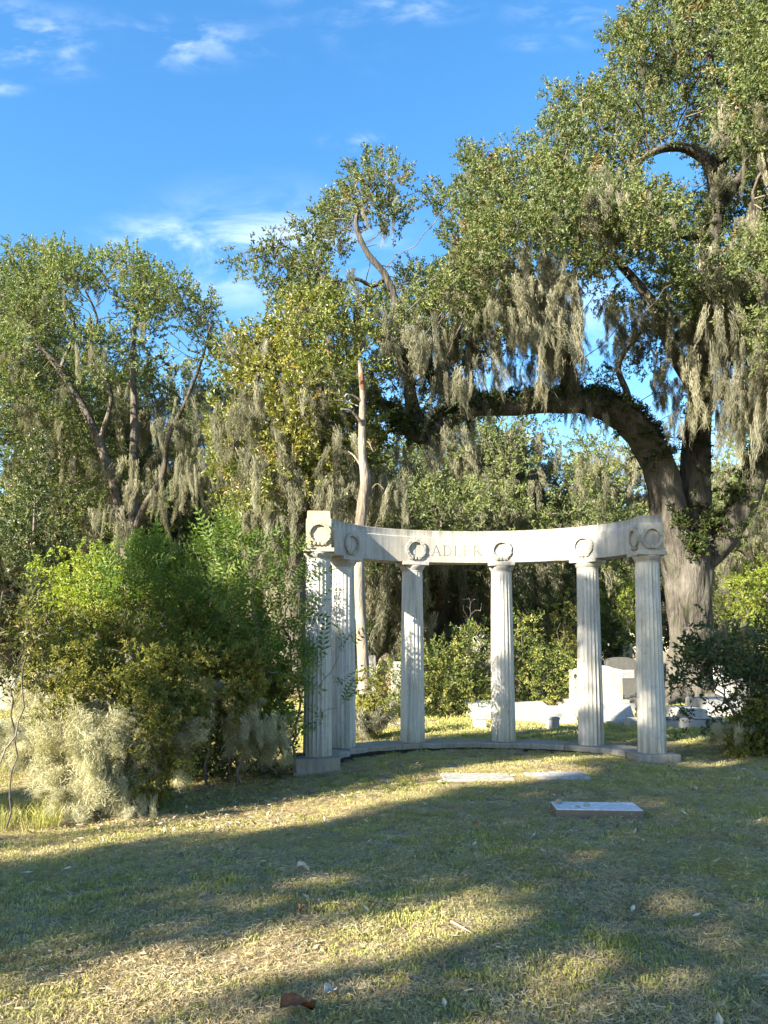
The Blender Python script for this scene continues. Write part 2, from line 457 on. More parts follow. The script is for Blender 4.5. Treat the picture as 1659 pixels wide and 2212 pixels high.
def pinnate():
    V, F = [], []
    L = .34
    def rach(t): return np.array([L * t, 0, .06 * math.sin(t * 2.2) - .07 * t * t])
    i = len(V)
    for t in (0, .5, 1): V += [rach(t) + np.array([0, .002, 0]), rach(t) - np.array([0, .002, 0])]
    F += [(i, i + 1, i + 3, i + 2), (i + 2, i + 3, i + 5, i + 4)]
    for t in np.linspace(.22, .95, 6):
        for s in (-1, 1):
            leaf_quad(V, F, rach(t), np.array([.55, s * 1.0, .1 + rng.normal(0, .12)]), np.array([0, 0, 1.]) + rng.normal(0, .2, 3), .085 * rng.uniform(.85, 1.1) * (1.1 - .35 * t), .026)
    leaf_quad(V, F, rach(1.0), X + np.array([0, 0, -.1]), Z, .075, .024)
    return V, F
def rosettes(nr=4, nl=9, L=.042, W=.017, size=.10):
    V, F = [], []
    for _ in range(nr):
        c = np.array([rng.uniform(0, size), *rng.normal(0, size * .35, 2)])
        ax = X * .5 + rdir(.8)
        for k in range(nl):
            d = rdir(0) + ax * .5
            leaf_quad(V, F, c, d, ax + rng.normal(0, .3, 3), L * rng.uniform(.7, 1.2), W * rng.uniform(.8, 1.2))
    return V, F
def juniper():
    V, F = [], []
    for k in range(34):
        t = rng.uniform(0, 1)
        base = X * .26 * t + rng.normal(0, .02, 3)
        leaf_quad(V, F, base, X + rdir(.4) * .75, rdir(0), .10 * rng.uniform(.6, 1.2), .020, .4)
    return V, F
def moss_hank(strands, L, W, curl=.03, wid=.010, seg=7, taper=.75, drop=.55):
    V, F = [], []
    sway = rng.normal(0, .10, 2) * L
    for _ in range(strands):
        a = rng.uniform(0, 2 * math.pi); r = W * .5 * math.sqrt(rng.uniform(0, 1))
        top0 = rng.uniform(0, 1) ** 1.6 * drop
        top = np.array([math.cos(a) * r * (1 - .5 * top0), math.sin(a) * r * .8 * (1 - .5 * top0), -top0 * L + rng.uniform(-.04, .04) * L])
        ln = (L + top[2]) * rng.uniform(.15, 1.0) ** .8 * (1.15 - .5 * r / (W * .5))
        ph = rng.uniform(0, 6.28, 4); fr = rng.uniform(5, 12, 2)
        w0 = wid * rng.uniform(.6, 1.3)
        side = np.array([math.cos(ph[0]), math.sin(ph[0]), 0])
        i = len(V)
        for k in range(seg + 1):
            t = k / seg
            c = top * (1, 1, 1) * np.array([1 - taper * t, 1 - taper * t, 1]) + np.array([0, 0, -ln * t])
            c = c + np.array([math.sin(fr[0] * t + ph[1]), math.sin(fr[1] * t + ph[2]), 0]) * curl * (.4 + t) + rng.normal(0, curl * .18, 3)
            c = c + np.array([sway[0], sway[1], 0]) * (c[2] / L) ** 2
            w = w0 * (1 - .75 * t)
            sd = side * math.cos(2.5 * t) + np.array([-side[1], side[0], 0]) * math.sin(2.5 * t)
            V += [c + sd * w, c - sd * w]
        for k in range(seg):
            j = i + 2 * k
            F.append((j, j + 1, j + 3, j + 2))
    return V, F
def moss_tangle(n, size, wid=.006):
    V, F = [], []
    for _ in range(n):
        c = rdir(0) * size * rng.uniform(.1, 1) * np.array([1, 1, .8])
        d = rdir(-.5)
        i = len(V); ln = size * rng.uniform(.5, 1.1)
        s = np.cross(d, rdir(0)); s /= np.linalg.norm(s)
        for k in range(6):
            V += [c + s * wid, c - s * wid]
            d = d + rdir(-.35) * .75; d /= np.linalg.norm(d)
            c = c + d * ln / 5
        for k in range(5):
            j = i + 2 * k; F.append((j, j + 1, j + 3, j + 2))
    return V, F
def grass_tuft(n, h, rad, w=.0032, lay=.5):
    V, F = [], []
    for _ in range(n):
        a = rng.uniform(0, 6.28); r = rad * math.sqrt(rng.uniform(0, 1))
        b = np.array([math.cos(a) * r, math.sin(a) * r, -.004])
        a2 = rng.uniform(0, 6.28); lean = rng.uniform(.15, 1.0) * lay
        d = np.array([math.cos(a2) * lean, math.sin(a2) * lean, 1.0 - .5 * lean]); d /= np.linalg.norm(d)
        hh = h * rng.uniform(.5, 1.25)
        s = np.array([-d[1], d[0], 0]) + rng.normal(0, .2, 3); s /= np.linalg.norm(s)
        ww = w * rng.uniform(.7, 1.4)
        i = len(V)
        m = b + d * hh * .55
        t = m + (d * .55 + np.array([math.cos(a2), math.sin(a2), -.55]) * lay * .6) * hh * .55
        V += [b + s * ww * .8, b - s * ww * .8, m + s * ww, m - s * ww, t]
        F += [(i, i + 1, i + 3, i + 2), (i + 2, i + 3, i + 4)]
    return V, F
def thatch_tuft(n, rad):
    V, F = [], []
    for _ in range(n):
        a = rng.uniform(0, 6.28); r = rad * math.sqrt(rng.uniform(0, 1))
        c = np.array([math.cos(a) * r, math.sin(a) * r, rng.uniform(.002, .022)])
        a2 = rng.uniform(0, 6.28)
        d = np.array([math.cos(a2), math.sin(a2), rng.normal(0, .3)]) * rng.uniform(.008, .024)
        s = np.array([-math.sin(a2), math.cos(a2), rng.normal(0, .5)]) * rng.uniform(.0008, .0017)
        k = rng.normal(0, .004, 3)
        i = len(V)
        V += [c - d + s, c - d - s, c + k + s, c + k - s, c + d]
        F += [(i, i + 1, i + 3, i + 2), (i + 2, i + 3, i + 4)]
    return V, F
def litter_leaf(L, W, curl):
    V, F = [], []
    leaf_quad(V, F, np.array([-L / 2, 0, .012]), X, Z, L, W, .22, curl)
    return V, F

def variants(name, n, fn, mat):
    c = bpy.data.collections.new(name)
    for k in range(n):
        V, F = fn()
        o = bpy.data.objects.new('%s_%d' % (name, k), proto(name, V, F, mat))
        c.objects.link(o)
    return c
LEAF = {
    'oak': variants('oak_twig', 4, lambda: twig_leaves(24, .32, .088, .036), M['leaf_oak']),
    'far': variants('far_twig', 3, lambda: twig_leaves(20, .46, .13, .055), M['leaf_far']),
    'back': variants('back_twig', 3, lambda: twig_leaves(20, .55, .17, .07), M['leaf_back']),
    'laurel': variants('laurel_twig', 4, lambda: twig_leaves(15, .32, .105, .042), M['leaf_laurel']),
    'pinnate': variants('pinnate_leaf', 3, pinnate, M['leaf_pinnate']),
    'azalea': variants('azalea_sprig', 4, rosettes, M['leaf_azalea']),
    'dark': variants('dark_twig', 3, lambda: twig_leaves(16, .20, .058, .026), M['leaf_dark']),
    'darkbig': variants('dark_big_twig', 3, lambda: twig_leaves(18, .45, .14, .06), M['leaf_dark']),
    'bright': variants('bright_twig', 3, lambda: twig_leaves(18, .26, .07, .038), M['leaf_bright']),
    'sunny': variants('sunny_twig', 3, lambda: twig_leaves(18, .28, .070, .036), M['leaf_sun']),
    'brown': variants('brown_twig', 3, lambda: twig_leaves(12, .20, .06, .022), M['leaf_brown']),
    'juniper': variants('juniper_spray', 3, juniper, M['leaf_juniper']),
    'fern': variants('fern_tuft', 3, lambda: twig_leaves(14, .16, .10, .03, 1.2, .6), M['fern']),
    'moss': variants('moss_hank', 9, lambda: moss_hank(int(rng.integers(50, 95)), rng.uniform(.7, 1.25), rng.uniform(.08, .42), rng.uniform(.025, .07), .0056, 8, rng.uniform(.5, .9), rng.uniform(.3, .75)), M['moss']),
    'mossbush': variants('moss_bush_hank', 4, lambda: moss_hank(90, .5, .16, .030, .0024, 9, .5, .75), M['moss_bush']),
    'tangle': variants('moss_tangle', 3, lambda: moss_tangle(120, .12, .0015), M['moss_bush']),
    'grass': variants('grass_tuft', 5, lambda: grass_tuft(50, .035, .085, .0034), M['grass']),
    'thatch': variants('thatch_tuft', 4, lambda: thatch_tuft(110, .11), M['thatch']),
    'tallgrass': variants('tall_grass', 2, lambda: grass_tuft(14, .30, .05, .003, .45), M['grass']),
    'litter': variants('fallen_leaf', 4, lambda: litter_leaf(rng.uniform(.05, .075), rng.uniform(.022, .034), rng.uniform(-.25, .25)), M['litter']),
}
GN = {}
def gn_group(kind):
    if kind in GN: return GN[kind]
    g = bpy.data.node_groups.new('scatter_' + kind, 'GeometryNodeTree')
    g.interface.new_socket('Geometry', in_out='INPUT', socket_type='NodeSocketGeometry')
    g.interface.new_socket('Geometry', in_out='OUTPUT', socket_type='NodeSocketGeometry')
    n, l = g.nodes, g.links
    gi = n.new('NodeGroupInput'); go = n.new('NodeGroupOutput')
    ip = n.new('GeometryNodeInstanceOnPoints')
    ci = n.new('GeometryNodeCollectionInfo')
    ci.inputs['Collection'].default_value = LEAF[kind]
    ci.inputs['Separate Children'].default_value = True
    ci.inputs['Reset Children'].default_value = True
    def attr(name, t):
        a = n.new('GeometryNodeInputNamedAttribute'); a.data_type = t
        a.inputs['Name'].default_value = name
        return a.outputs['Attribute']
    l.new(gi.outputs[0], ip.inputs['Points'])
    l.new(ci.outputs[0], ip.inputs['Instance'])
    ip.inputs['Pick Instance'].default_value = True
    l.new(attr('vidx', 'INT'), ip.inputs['Instance Index'])
    e2r = n.new('FunctionNodeEulerToRotation')
    l.new(attr('rot', 'FLOAT_VECTOR'), e2r.inputs[0])
    l.new(e2r.outputs[0], ip.inputs['Rotation'])
    l.new(attr('scl', 'FLOAT_VECTOR'), ip.inputs['Scale'])
    l.new(ip.outputs[0], go.inputs[0])
    GN[kind] = g
    return g
def scatter(name, kind, pts, rot, scl, parent=None, label=None):
    """one part made of many instanced pieces"""
    pts = np.asarray(pts, np.float32); n = len(pts)
    me = bpy.data.meshes.new(name)
    me.vertices.add(n)
    me.vertices.foreach_set('co', pts.ravel())
    a = me.attributes.new('rot', 'FLOAT_VECTOR', 'POINT'); a.data.foreach_set('vector', np.asarray(rot, np.float32).ravel())
    scl = np.asarray(scl, np.float32)
    if scl.ndim == 1: scl = np.repeat(scl[:, None], 3, 1)
    a = me.attributes.new('scl', 'FLOAT_VECTOR', 'POINT'); a.data.foreach_set('vector', scl.ravel())
    a = me.attributes.new('vidx', 'INT', 'POINT'); a.data.foreach_set('value', rng.integers(0, 60, n).astype(np.int32))
    me.update()
    o = bpy.data.objects.new(name, me)
    adopt(link(o), parent)
    md = o.modifiers.new('scatter', 'NODES'); md.node_group = gn_group(kind)
    o['kind'] = 'stuff'
    if label: o['label'] = label
    return o
def dir_euler(d, roll=None):
    d = d / (np.linalg.norm(d, axis=1, keepdims=True) + 1e-9)
    if roll is None: roll = rng.uniform(-math.pi, math.pi, len(d))
    return np.stack([roll, -np.arcsin(np.clip(d[:, 2], -1, 1)), np.arctan2(d[:, 1], d[:, 0])], 1)

# ------------------------------------------------------------------ tubes and branch growth
def catmull(P, per=6):
    P = np.asarray(P, float)
    if len(P) < 3:
        t = np.linspace(0, 1, per + 1)[:, None]
        return P[0] * (1 - t) + P[-1] * t
    Q = np.vstack([2 * P[0] - P[1], P, 2 * P[-1] - P[-2]])
    out = []
    for i in range(1, len(Q) - 2):
        t = np.linspace(0, 1, per, endpoint=False)[:, None]
        a, b, c, d = Q[i - 1], Q[i], Q[i + 1], Q[i + 2]
        out.append(.5 * (2 * b + (c - a) * t + (2 * a - 5 * b + 4 * c - d) * t ** 2 + (3 * b - 3 * c + d - a) * t ** 3))
    out.append(P[-1][None])
    return np.vstack(out)
class Tubes:
    def __init__(self): self.V, self.F, self.n = [], [], 0
    def add(self, P, rad, k=8, cap=True, lump=0.0, seed=0, furrow=0.0):
        P = np.asarray(P, float); rad = np.asarray(rad, float); n = len(P)
        if n < 2: return
        T = np.gradient(P, axis=0); T /= (np.linalg.norm(T, axis=1, keepdims=True) + 1e-9)
        ref = np.array([1., 0, 0]) if abs(T[0][0]) < .8 else np.array([0, 1., 0])
        ang = np.linspace(0, 2 * math.pi, k, endpoint=False)
        rings = []
        for i in range(n):
            ref = ref - T[i] * np.dot(ref, T[i]); ref /= (np.linalg.norm(ref) + 1e-9)
            s = np.cross(T[i], ref)
            rr = rad[i] * np.ones(k)
            if lump:
                rr = rr * (1 + lump * (np.sin(3 * ang + seed + i * .23) * .5 + np.sin(5 * ang + seed * 2 - i * .31) * .35 + np.sin(2 * ang + i * .5 + seed) * .3))
            if furrow:
                ph = i * .18 + seed
                fz = np.sin(9 * ang + 1.3 * np.sin(ph * 1.1) + seed) + np.sin(14 * ang + 1.7 * np.sin(ph * .8 + 1)) * .8 + np.sin(22 * ang + 2.1 * np.sin(ph * 1.7)) * .6
                rr = rr * (1 + furrow * (1 - np.abs(fz)))
            rings.append(P[i] + (np.cos(ang)[:, None] * ref + np.sin(ang)[:, None] * s) * rr[:, None])
        self.V.append(np.vstack(rings)); b = self.n
        for i in range(n - 1):
            for j in range(k):
                j2 = (j + 1) % k
                self.F.append((b + i * k + j, b + i * k + j2, b + (i + 1) * k + j2, b + (i + 1) * k + j))
        if cap: self.F.append(tuple(b + (n - 1) * k + j for j in range(k)))
        self.n += n * k
    def build(self, name, mat, parent=None):
        return pymesh(name, np.vstack(self.V), self.F, mat, parent, True)

def grow(SP_, A, D, dk, iters, jit=.2, up=0.0, r_=None):
    P = np.asarray(SP_, float); par = [-1] * len(P)
    A = np.asarray(A, float).copy()
    def near(A, Q):
        d = ((A[:, None, :] - Q[None]) ** 2).sum(2)
        i = d.argmin(1); return np.sqrt(d[np.arange(len(A)), i]), i
    nd, ni = near(A, P)
    for _ in range(iters):
        if len(A) == 0: break
        v = A - P[ni]; v /= (np.linalg.norm(v, axis=1, keepdims=True) + 1e-9)
        u, inv = np.unique(ni, return_inverse=True)
        S = np.zeros((len(u), 3)); np.add.at(S, inv, v)
        S /= (np.linalg.norm(S, axis=1, keepdims=True) + 1e-9)
        S += rng.normal(0, jit, S.shape); S[:, 2] += up
        S /= (np.linalg.norm(S, axis=1, keepdims=True) + 1e-9)
        new = P[u] + S * D
        dd, _i = near(new, P)
        ok = dd > D * .45
        if not ok.any(): break
        new = new[ok]; b = len(P)
        P = np.vstack([P, new]); par += list(u[ok])
        d2, i2 = near(A, new)
        up_ = d2 < nd
        nd = np.where(up_, d2, nd); ni = np.where(up_, i2 + b, ni)
        keep = nd > dk
        A, nd, ni = A[keep], nd[keep], ni[keep]
    return P, np.array(par)
def branch_tubes(tb, P, par, nseed, r0, ex=2.3, rmax=.2):
    n = len(P); acc = np.zeros(n); ch = [[] for _ in range(n)]
    for i in range(n - 1, nseed - 1, -1):
        if acc[i] == 0: acc[i] = r0 ** ex
        if par[i] >= 0:
            acc[par[i]] += acc[i]; ch[par[i]].append(i)
    rad = np.minimum(acc ** (1 / ex), rmax)
    for i in range(n):
        kids = ch[i]
        if not kids: continue
        kids = sorted(kids, key=lambda c: -acc[c])
        starts = kids if (i < nseed or par[i] < 0) else kids[1:]
        for s in starts:
            chain = [i, s]
            while ch[chain[-1]]:
                chain.append(max(ch[chain[-1]], key=lambda c: acc[c]))
            rr = rad[chain].copy(); rr[0] = rr[1]; rr[-1] *= .5
            tb.add(P[chain], rr, 7 if rr[0] > .06 else (5 if rr[0] > .02 else 4))
    return rad

def inpoly(px, py, poly):
    poly = np.asarray(poly, float); ins = np.zeros(len(px), bool)
    j = len(poly) - 1
    for i in range(len(poly)):
        xi, yi = poly[i]; xj, yj = poly[j]
        c = ((yi > py) != (yj > py)) & (px < (xj - xi) * (py - yi) / (yj - yi + 1e-12) + xi)
        ins ^= c; j = i
    return ins
def edgedist(px, py, poly):
    poly = np.asarray(poly, float); best = np.full(len(px), 1e9)
    for i in range(len(poly)):
        a = poly[i]; b = poly[(i + 1) % len(poly)]
        ab = b - a; t = np.clip(((px - a[0]) * ab[0] + (py - a[1]) * ab[1]) / (ab @ ab + 1e-9), 0, 1)
        best = np.minimum(best, np.hypot(px - a[0] - t * ab[0], py - a[1] - t * ab[1]))
    return best
def clumps_in(poly, Yc, half, r, n, sep=.75, holes=(), dmax=260., seed=0, inset=.6):
    """clump centres filling a crown whose outline was measured, with real depth"""
    g = np.random.default_rng(seed)
    poly = np.asarray(poly, float)
    out, rad = [], []
    lo, hi = poly.min(0), poly.max(0)
    N = n * 60
    px = g.uniform(lo[0], hi[0], N); py = g.uniform(lo[1], hi[1], N)
    k = inpoly(px, py, poly); px, py = px[k], py[k]
    ed = edgedist(px, py, poly)
    th = half * np.sqrt(np.clip(ed / dmax, .02, 1))
    Y = Yc + g.uniform(-1, 1, len(px)) * th
    rr = r * g.uniform(.65, 1.25, len(px))
    rr = np.minimum(rr, np.maximum(ed / inset * Y / FPX, r * .35))
    k = np.ones(len(px), bool)
    for hx, hy, hr in holes: k &= np.hypot(px - hx, py - hy) > hr + rr * FPX / Y * .8
    px, py, Y, rr = px[k], py[k], Y[k], rr[k]
    W = at(px, py, Y)
    for i in range(len(W)):
        if out:
            d = np.linalg.norm(np.asarray(out) - W[i], axis=1)
            if (d < sep * (np.asarray(rad) + rr[i])).any(): continue
        out.append(W[i]); rad.append(rr[i])
        if len(out) >= n: break
    return np.asarray(out), np.asarray(rad)
def ball(c, r, n, g, pw=.42, flat=.78):
    d = g.normal(0, 1, (n, 3)); d /= np.linalg.norm(d, axis=1, keepdims=True)
    q = d * (g.uniform(0, 1, (n, 1)) ** pw)
    return c + q * r * np.array([1, 1, flat]), d
def crown_leaves(C, Rr, dens, g, pw=.42, flat=.78, up=.5, rnd=.7, keep=None):
    P, Dn = [], []
    for c, r in zip(C, Rr):
        n = max(4, int(dens * r * r))
        p, d = ball(c, r, n, g, pw, flat)
        P.append(p); Dn.append(d)
    P = np.vstack(P); Dn = np.vstack(Dn)
    # lumpy, uneven foliage with gaps
    f = np.sin(P[:, 0] * 2.9 + 1.1) * np.sin(P[:, 1] * 2.7 + .3) * np.sin(P[:, 2] * 3.1 + 2.0)
    k = g.uniform(0, 1, len(P)) < np.clip(.78 + .75 * f, .12, 1)
    if keep is not None: k &= keep(P)
    P, Dn = P[k], Dn[k]
    dirs = Dn + np.array([0, 0, up]) + g.normal(0, rnd, P.shape)
    return P, dirs
def hang_euler(n, g, tilt=.10):
    return np.stack([g.normal(0, tilt, n), g.normal(0, tilt, n), g.uniform(0, 6.28, n)], 1)

# EOF helpers

# ------------------------------------------------------------------ ground
def build_ground():
    xs = np.unique(np.concatenate([np.linspace(-900, -40, 14), np.linspace(-40, -8, 20), np.linspace(-8, 10, 151), np.linspace(10, 40, 20), np.linspace(40, 900, 14)]))
    ys = np.unique(np.concatenate([np.linspace(-200, -20, 8), np.linspace(-20, 1, 8), np.linspace(1, 20, 171), np.linspace(20, 80, 24), np.linspace(80, 1400, 14)]))
    XX, YY = np.meshgrid(xs, ys)
    ZZ = gz(XX, YY) - 0.004
    V = np.stack([XX.ravel(), YY.ravel(), ZZ.ravel()], 1)
    nx, ny = len(xs), len(ys)
    F = [(j * nx + i, j * nx + i + 1, (j + 1) * nx + i + 1, (j + 1) * nx + i) for j in range(ny - 1) for i in range(nx - 1)]
    o = pymesh('ground', V, F, M['ground'], None, True)
    tag(o, 'patchy grass lawn of the cemetery with bare soil and dry thatch', None, None, 'structure')
build_ground()

# ------------------------------------------------------------------ curved colonnade
Z0 = 0.092
def ell(phi): return EC + EU * (EA * math.cos(phi) - ESK * EB * math.sin(phi)) + EV * EB * math.sin(phi)
def ell_n(phi):                                # outward normal
    t = EU * (-EA * math.sin(phi) - ESK * EB * math.cos(phi)) + EV * EB * math.cos(phi)
    return np.array([t[1], -t[0]]) / np.linalg.norm(t)
PHI = [math.pi, math.pi - math.acos(.8067), math.pi - math.acos(.3086), math.acos(.3086), math.acos(.8067), 0.0]
colon = empty('colonnade', (float(EC[0]), float(EC[1]), 0.0))
tag(colon, 'curved white marble colonnade of six fluted columns carrying a carved lintel', 'monument')
BASE = Vector((EC[0], EC[1], 0))

def fluted_shaft(h=2.845, r0=.2075, r1=.174, nf=20, per=8):
    nr = 22
    V, F = [], []
    k = nf * per
    for i in range(nr):
        t = i / (nr - 1)
        z = h * t
        r = r0 + (r1 - r0) * (t ** 1.25)
        fl = .078 * min(1, max(.0, (h - z) / .05))
        for j in range(k):
            a = 2 * math.pi * j / k
            ph = (j % per) / per
            d = math.sin(math.pi * ph) ** .8 * fl
            V.append((r * (1 - d) * math.cos(a), r * (1 - d) * math.sin(a), z))
    for i in range(nr - 1):
        for j in range(k):
            F.append((i * k + j, i * k + (j + 1) % k, (i + 1) * k + (j + 1) % k, (i + 1) * k + j))
    F.append(tuple((nr - 1) * k + j for j in range(k)))
    me = bpy.data.meshes.new('column'); me.from_pydata(V, [], F); me.materials.append(M['marble']); me.update()
    return me
def lathe(prof, k=48, name='capital', mat=None):
    V, F = [], []
    for r, z in prof:
        for j in range(k):
            a = 2 * math.pi * j / k
            V.append((r * math.cos(a), r * math.sin(a), z))
    for i in range(len(prof) - 1):
        for j in range(k):
            F.append((i * k + j, i * k + (j + 1) % k, (i + 1) * k + (j + 1) % k, (i + 1) * k + j))
    me = bpy.data.meshes.new(name); me.from_pydata(V, [], F)
    me.polygons.foreach_set('use_smooth', [True] * len(me.polygons))
    me.materials.append(mat); me.update()
    return me
me_shaft = fluted_shaft()
me_cap = lathe([(.166, 2.835), (.176, 2.838), (.178, 2.850), (.172, 2.853), (.176, 2.862), (.180, 2.866), (.196, 2.892), (.212, 2.918), (.218, 2.934), (.214, 2.944)], mat=M['marble_frieze'])
bm = bmesh.new(); bm_box(bm, 0, 0, 2.972, .455, .44, .057, .006)
me_ab = bpy.data.meshes.new('abacus'); bm.to_mesh(me_ab); bm.free(); me_ab.materials.append(M['marble_frieze'])
me_ab_warm = me_ab.copy(); me_ab_warm.materials[0] = M['marble_pier']
col_labels = ['front left column, dappled with leaf shadow', 'second column from the left, half hidden behind the first', 'third column from the left', 'fourth column, sunlit on its left side', 'fifth column from the left', 'front right column, grey veined']
for i, ph in enumerate(PHI):
    c = ell(ph); n = ell_n(ph)
    ang = math.atan2(n[1], n[0]) + math.pi / 2
    if i in (0, 5): ang = ER
    o = bpy.data.objects.new('column', me_shaft); link(o, colon)
    o.location = Vector((c[0], c[1], Z0)) - BASE
    o.rotation_euler = (0, 0, ang + .05 * i)
    o['label'] = col_labels[i]
    q = bpy.data.objects.new('capital', me_cap); link(q, o)
    q = bpy.data.objects.new('abacus', me_ab_warm if i == 0 else me_ab); link(q, o)
    q.rotation_euler = (0, 0, -.05 * i)

def sweep(name, prof, p0, p1, nseg, mat, parent, gap=.0):
    """profile (offset from the centre line, z) carried along the ellipse between two angles, closed at both ends"""
    V, F = [], []
    k = len(prof)
    d0 = gap / EA
    p0, p1 = (p0 - d0, p1 + d0) if p0 > p1 else (p0 + d0, p1 - d0)
    for i in range(nseg + 1):
        ph = p0 + (p1 - p0) * i / nseg
        c = ell(ph); n = ell_n(ph)
        for off, z in prof:
            q = c + n * off
            V.append((q[0] - EC[0], q[1] - EC[1], z))
    for i in range(nseg):
        for j in range(k):
            F.append((i * k + j, i * k + (j + 1) % k, (i + 1) * k + (j + 1) % k, (i + 1) * k + j))
    F.append(tuple(range(k))); F.append(tuple(nseg * k + j for j in range(k))[::-1])
    bm = bmesh.new()
    vs_ = [bm.verts.new(v) for v in V]
    for f in F: bm.faces.new([vs_[a] for a in f])
    return bmobj(name, bm, mat, parent)
HB = Z0 + 3.0 + .0015
prof_ent = [(-.172, HB), (-.172, HB + .415), (-.166, HB + .423), (-.158, HB + .432), (-.155, HB + .526), (-.149, HB + .541), (.149, HB + .541), (.155, HB + .526), (.158, HB + .432), (.172, HB + .415), (.172, HB)]
PE = [math.pi - .075] + PHI[1:5] + [.075]
for i in range(5):
    o = sweep('lintel_block', prof_ent, PE[i], PE[i + 1], 14, M['marble_frieze'], colon, .0036)
    if i == 2: o['label'] = 'middle lintel block cut with the letters ADLER'
# end piers: square blocks over the front columns
def pier_mesh(mat):
    bm = bmesh.new()
    h = .185
    rings = [(h, 0), (h, .415), (h - .006, .423), (h - .014, .432), (h - .018, .528), (h - .025, .545)]
    prev = None
    for w, z in rings:
        vv = [bm.verts.new((x * w, y * w, z)) for x, y in ((-1, -1), (1, -1), (1, 1), (-1, 1))]
        if prev is None: bm.faces.new(vv[::-1])
        else:
            for a in range(4): bm.faces.new((prev[a], prev[(a + 1) % 4], vv[(a + 1) % 4], vv[a]))
        prev = vv
    bm.faces.new(prev)
    bmesh.ops.bevel(bm, geom=[e for e in bm.edges if abs(e.verts[0].co.x - e.verts[1].co.x) < .02 and abs(e.verts[0].co.y - e.verts[1].co.y) < .02], offset=.004, segments=2, affect='EDGES')
    return bm
piers = []
for i, m in ((0, 'marble_pier'), (5, 'marble_frieze')):
    c = ell(PHI[i])
    o = bmobj('end_block', pier_mesh(None), M[m], colon)
    o.location = (c[0] - EC[0], c[1] - EC[1], HB + .001); o.rotation_euler = (0, 0, ER)
    o['label'] = 'left end block, yellowed with lichen and lit by the sun' if i == 0 else 'right end block, grey with a wreath on two faces'
    piers.append(o)

# laurel wreaths
def wreath_mesh(name, mat):
    bm = bmesh.new()
    Rm = .150
    g = random.Random(5)
    n = 40
    ring = [bm.verts.new((0, 0, 0)) for _ in range(0)]
    # core ring
    kk = 6
    rows = []
    for i in range(n):
        a = 2 * math.pi * i / n
        row = []
        for j in range(kk):
            b_ = 2 * math.pi * j / kk
            r = Rm + .020 * math.cos(b_)
            row.append(bm.verts.new((r * math.sin(a), -.012 - .014 * math.sin(b_), r * math.cos(a))))
        rows.append(row)
    for i in range(n):
        for j in range(kk):
            bm.faces.new((rows[i][j], rows[(i + 1) % n][j], rows[(i + 1) % n][(j + 1) % kk], rows[i][(j + 1) % kk]))
    def leaf(px_, pz_, dirx, dirz, L, W, lift):
        s = (-dirz, dirx)
        pts = [(0, 0, .004), (.35, .5, .010), (.75, .38, .014), (1, 0, .010), (.75, -.38, .014), (.35, -.5, .010)]
        vv = [bm.verts.new((px_ + dirx * L * t + s[0] * W * w, -.022 - lift - y, pz_ + dirz * L * t + s[1] * W * w)) for t, w, y in pts]
        top = bm.verts.new((px_ + dirx * L * .5, -.034 - lift, pz_ + dirz * L * .5))
        for q in range(6): bm.faces.new((vv[q], vv[(q + 1) % 6], top))
        lo = [bm.verts.new((v.co.x, -.004, v.co.z)) for v in vv]
        for q in range(6): bm.faces.new((vv[q], lo[q], lo[(q + 1) % 6], vv[(q + 1) % 6]))
    for i in range(15):
        for side in (-1, 1):
            a = side * (.22 + i * (math.pi - .42) / 14)     # from bottom up on both sides
            ang = math.pi - a
            px_, pz_ = Rm * math.sin(ang), Rm * math.cos(ang)
            tx, tz = math.cos(ang) * -side, -math.sin(ang) * -side   # pointing to the top
            for off, spl in ((.6, .55), (-.6, -.5), (0, 0)):
                rx, rz_ = math.sin(ang) * off, math.cos(ang) * off
                dx, dz = tx + rx * .8, tz + rz_ * .8
                l = math.hypot(dx, dz)
                leaf(px_, pz_, dx / l, dz / l, .054 * g.uniform(.85, 1.15), .030 * g.uniform(.85, 1.15), g.uniform(0, .012))
    # berries
    for i in range(16):
        a = 2 * math.pi * (i + .5) / 16
        rr = Rm + g.choice((-.026, .026))
        r = bmesh.ops.create_icosphere(bm, subdivisions=1, radius=.0095)
        for v in r['verts']: v.co += Vector((rr * math.sin(a), -.016, rr * math.cos(a)))
    # ribbon knot and tails at the bottom
    bm_box(bm, 0, -.022, -Rm, .030, .040, .052, .006, 1)
    for s in (-1, 1):
        pts = [(s * .012, -Rm - .012), (s * .06, -Rm - .030), (s * .115, -Rm - .012), (s * .105, -Rm + .012), (s * .055, -Rm - .006), (s * .012, -Rm + .012)]
        bm_prism(bm, pts if s > 0 else pts[::-1], -.028, -.002)
    bmesh.ops.recalc_face_normals(bm, faces=bm.faces)
    me = bpy.data.meshes.new(name); bm.to_mesh(me); bm.free()
    me.materials.append(mat); return me
me_wr = wreath_mesh('wreath', M['carving'])
me_wr_w = me_wr.copy(); me_wr_w.materials[0] = M['marble_pier']
WZ = .208
for i in range(1, 5):                          # on the concave face, over each inner column
    c = ell(PHI[i]); n = ell_n(PHI[i])
    o = bpy.data.objects.new('wreath', me_wr); link(o, colon)
    q = c - n * .170
    o.location = (q[0] - EC[0], q[1] - EC[1], HB + WZ)
    o.rotation_euler = (0, 0, math.atan2(n[1], n[0]) - math.pi / 2); o.scale = (.98, 1, .98)
for i, p in enumerate(piers):                  # front and inner face of each end block
    for face in (0, 1):
        o = bpy.data.objects.new('wreath', me_wr_w if i == 0 else me_wr); link(o, p)
        if face == 0:
            o.location = (0, -.1835, WZ)
        else:
            s = 1 if i == 0 else -1
            o.location = (s * .1835, .0, WZ); o.rotation_euler = (0, 0, s * math.pi / 2)
        o.scale = (.98, 1, .98)

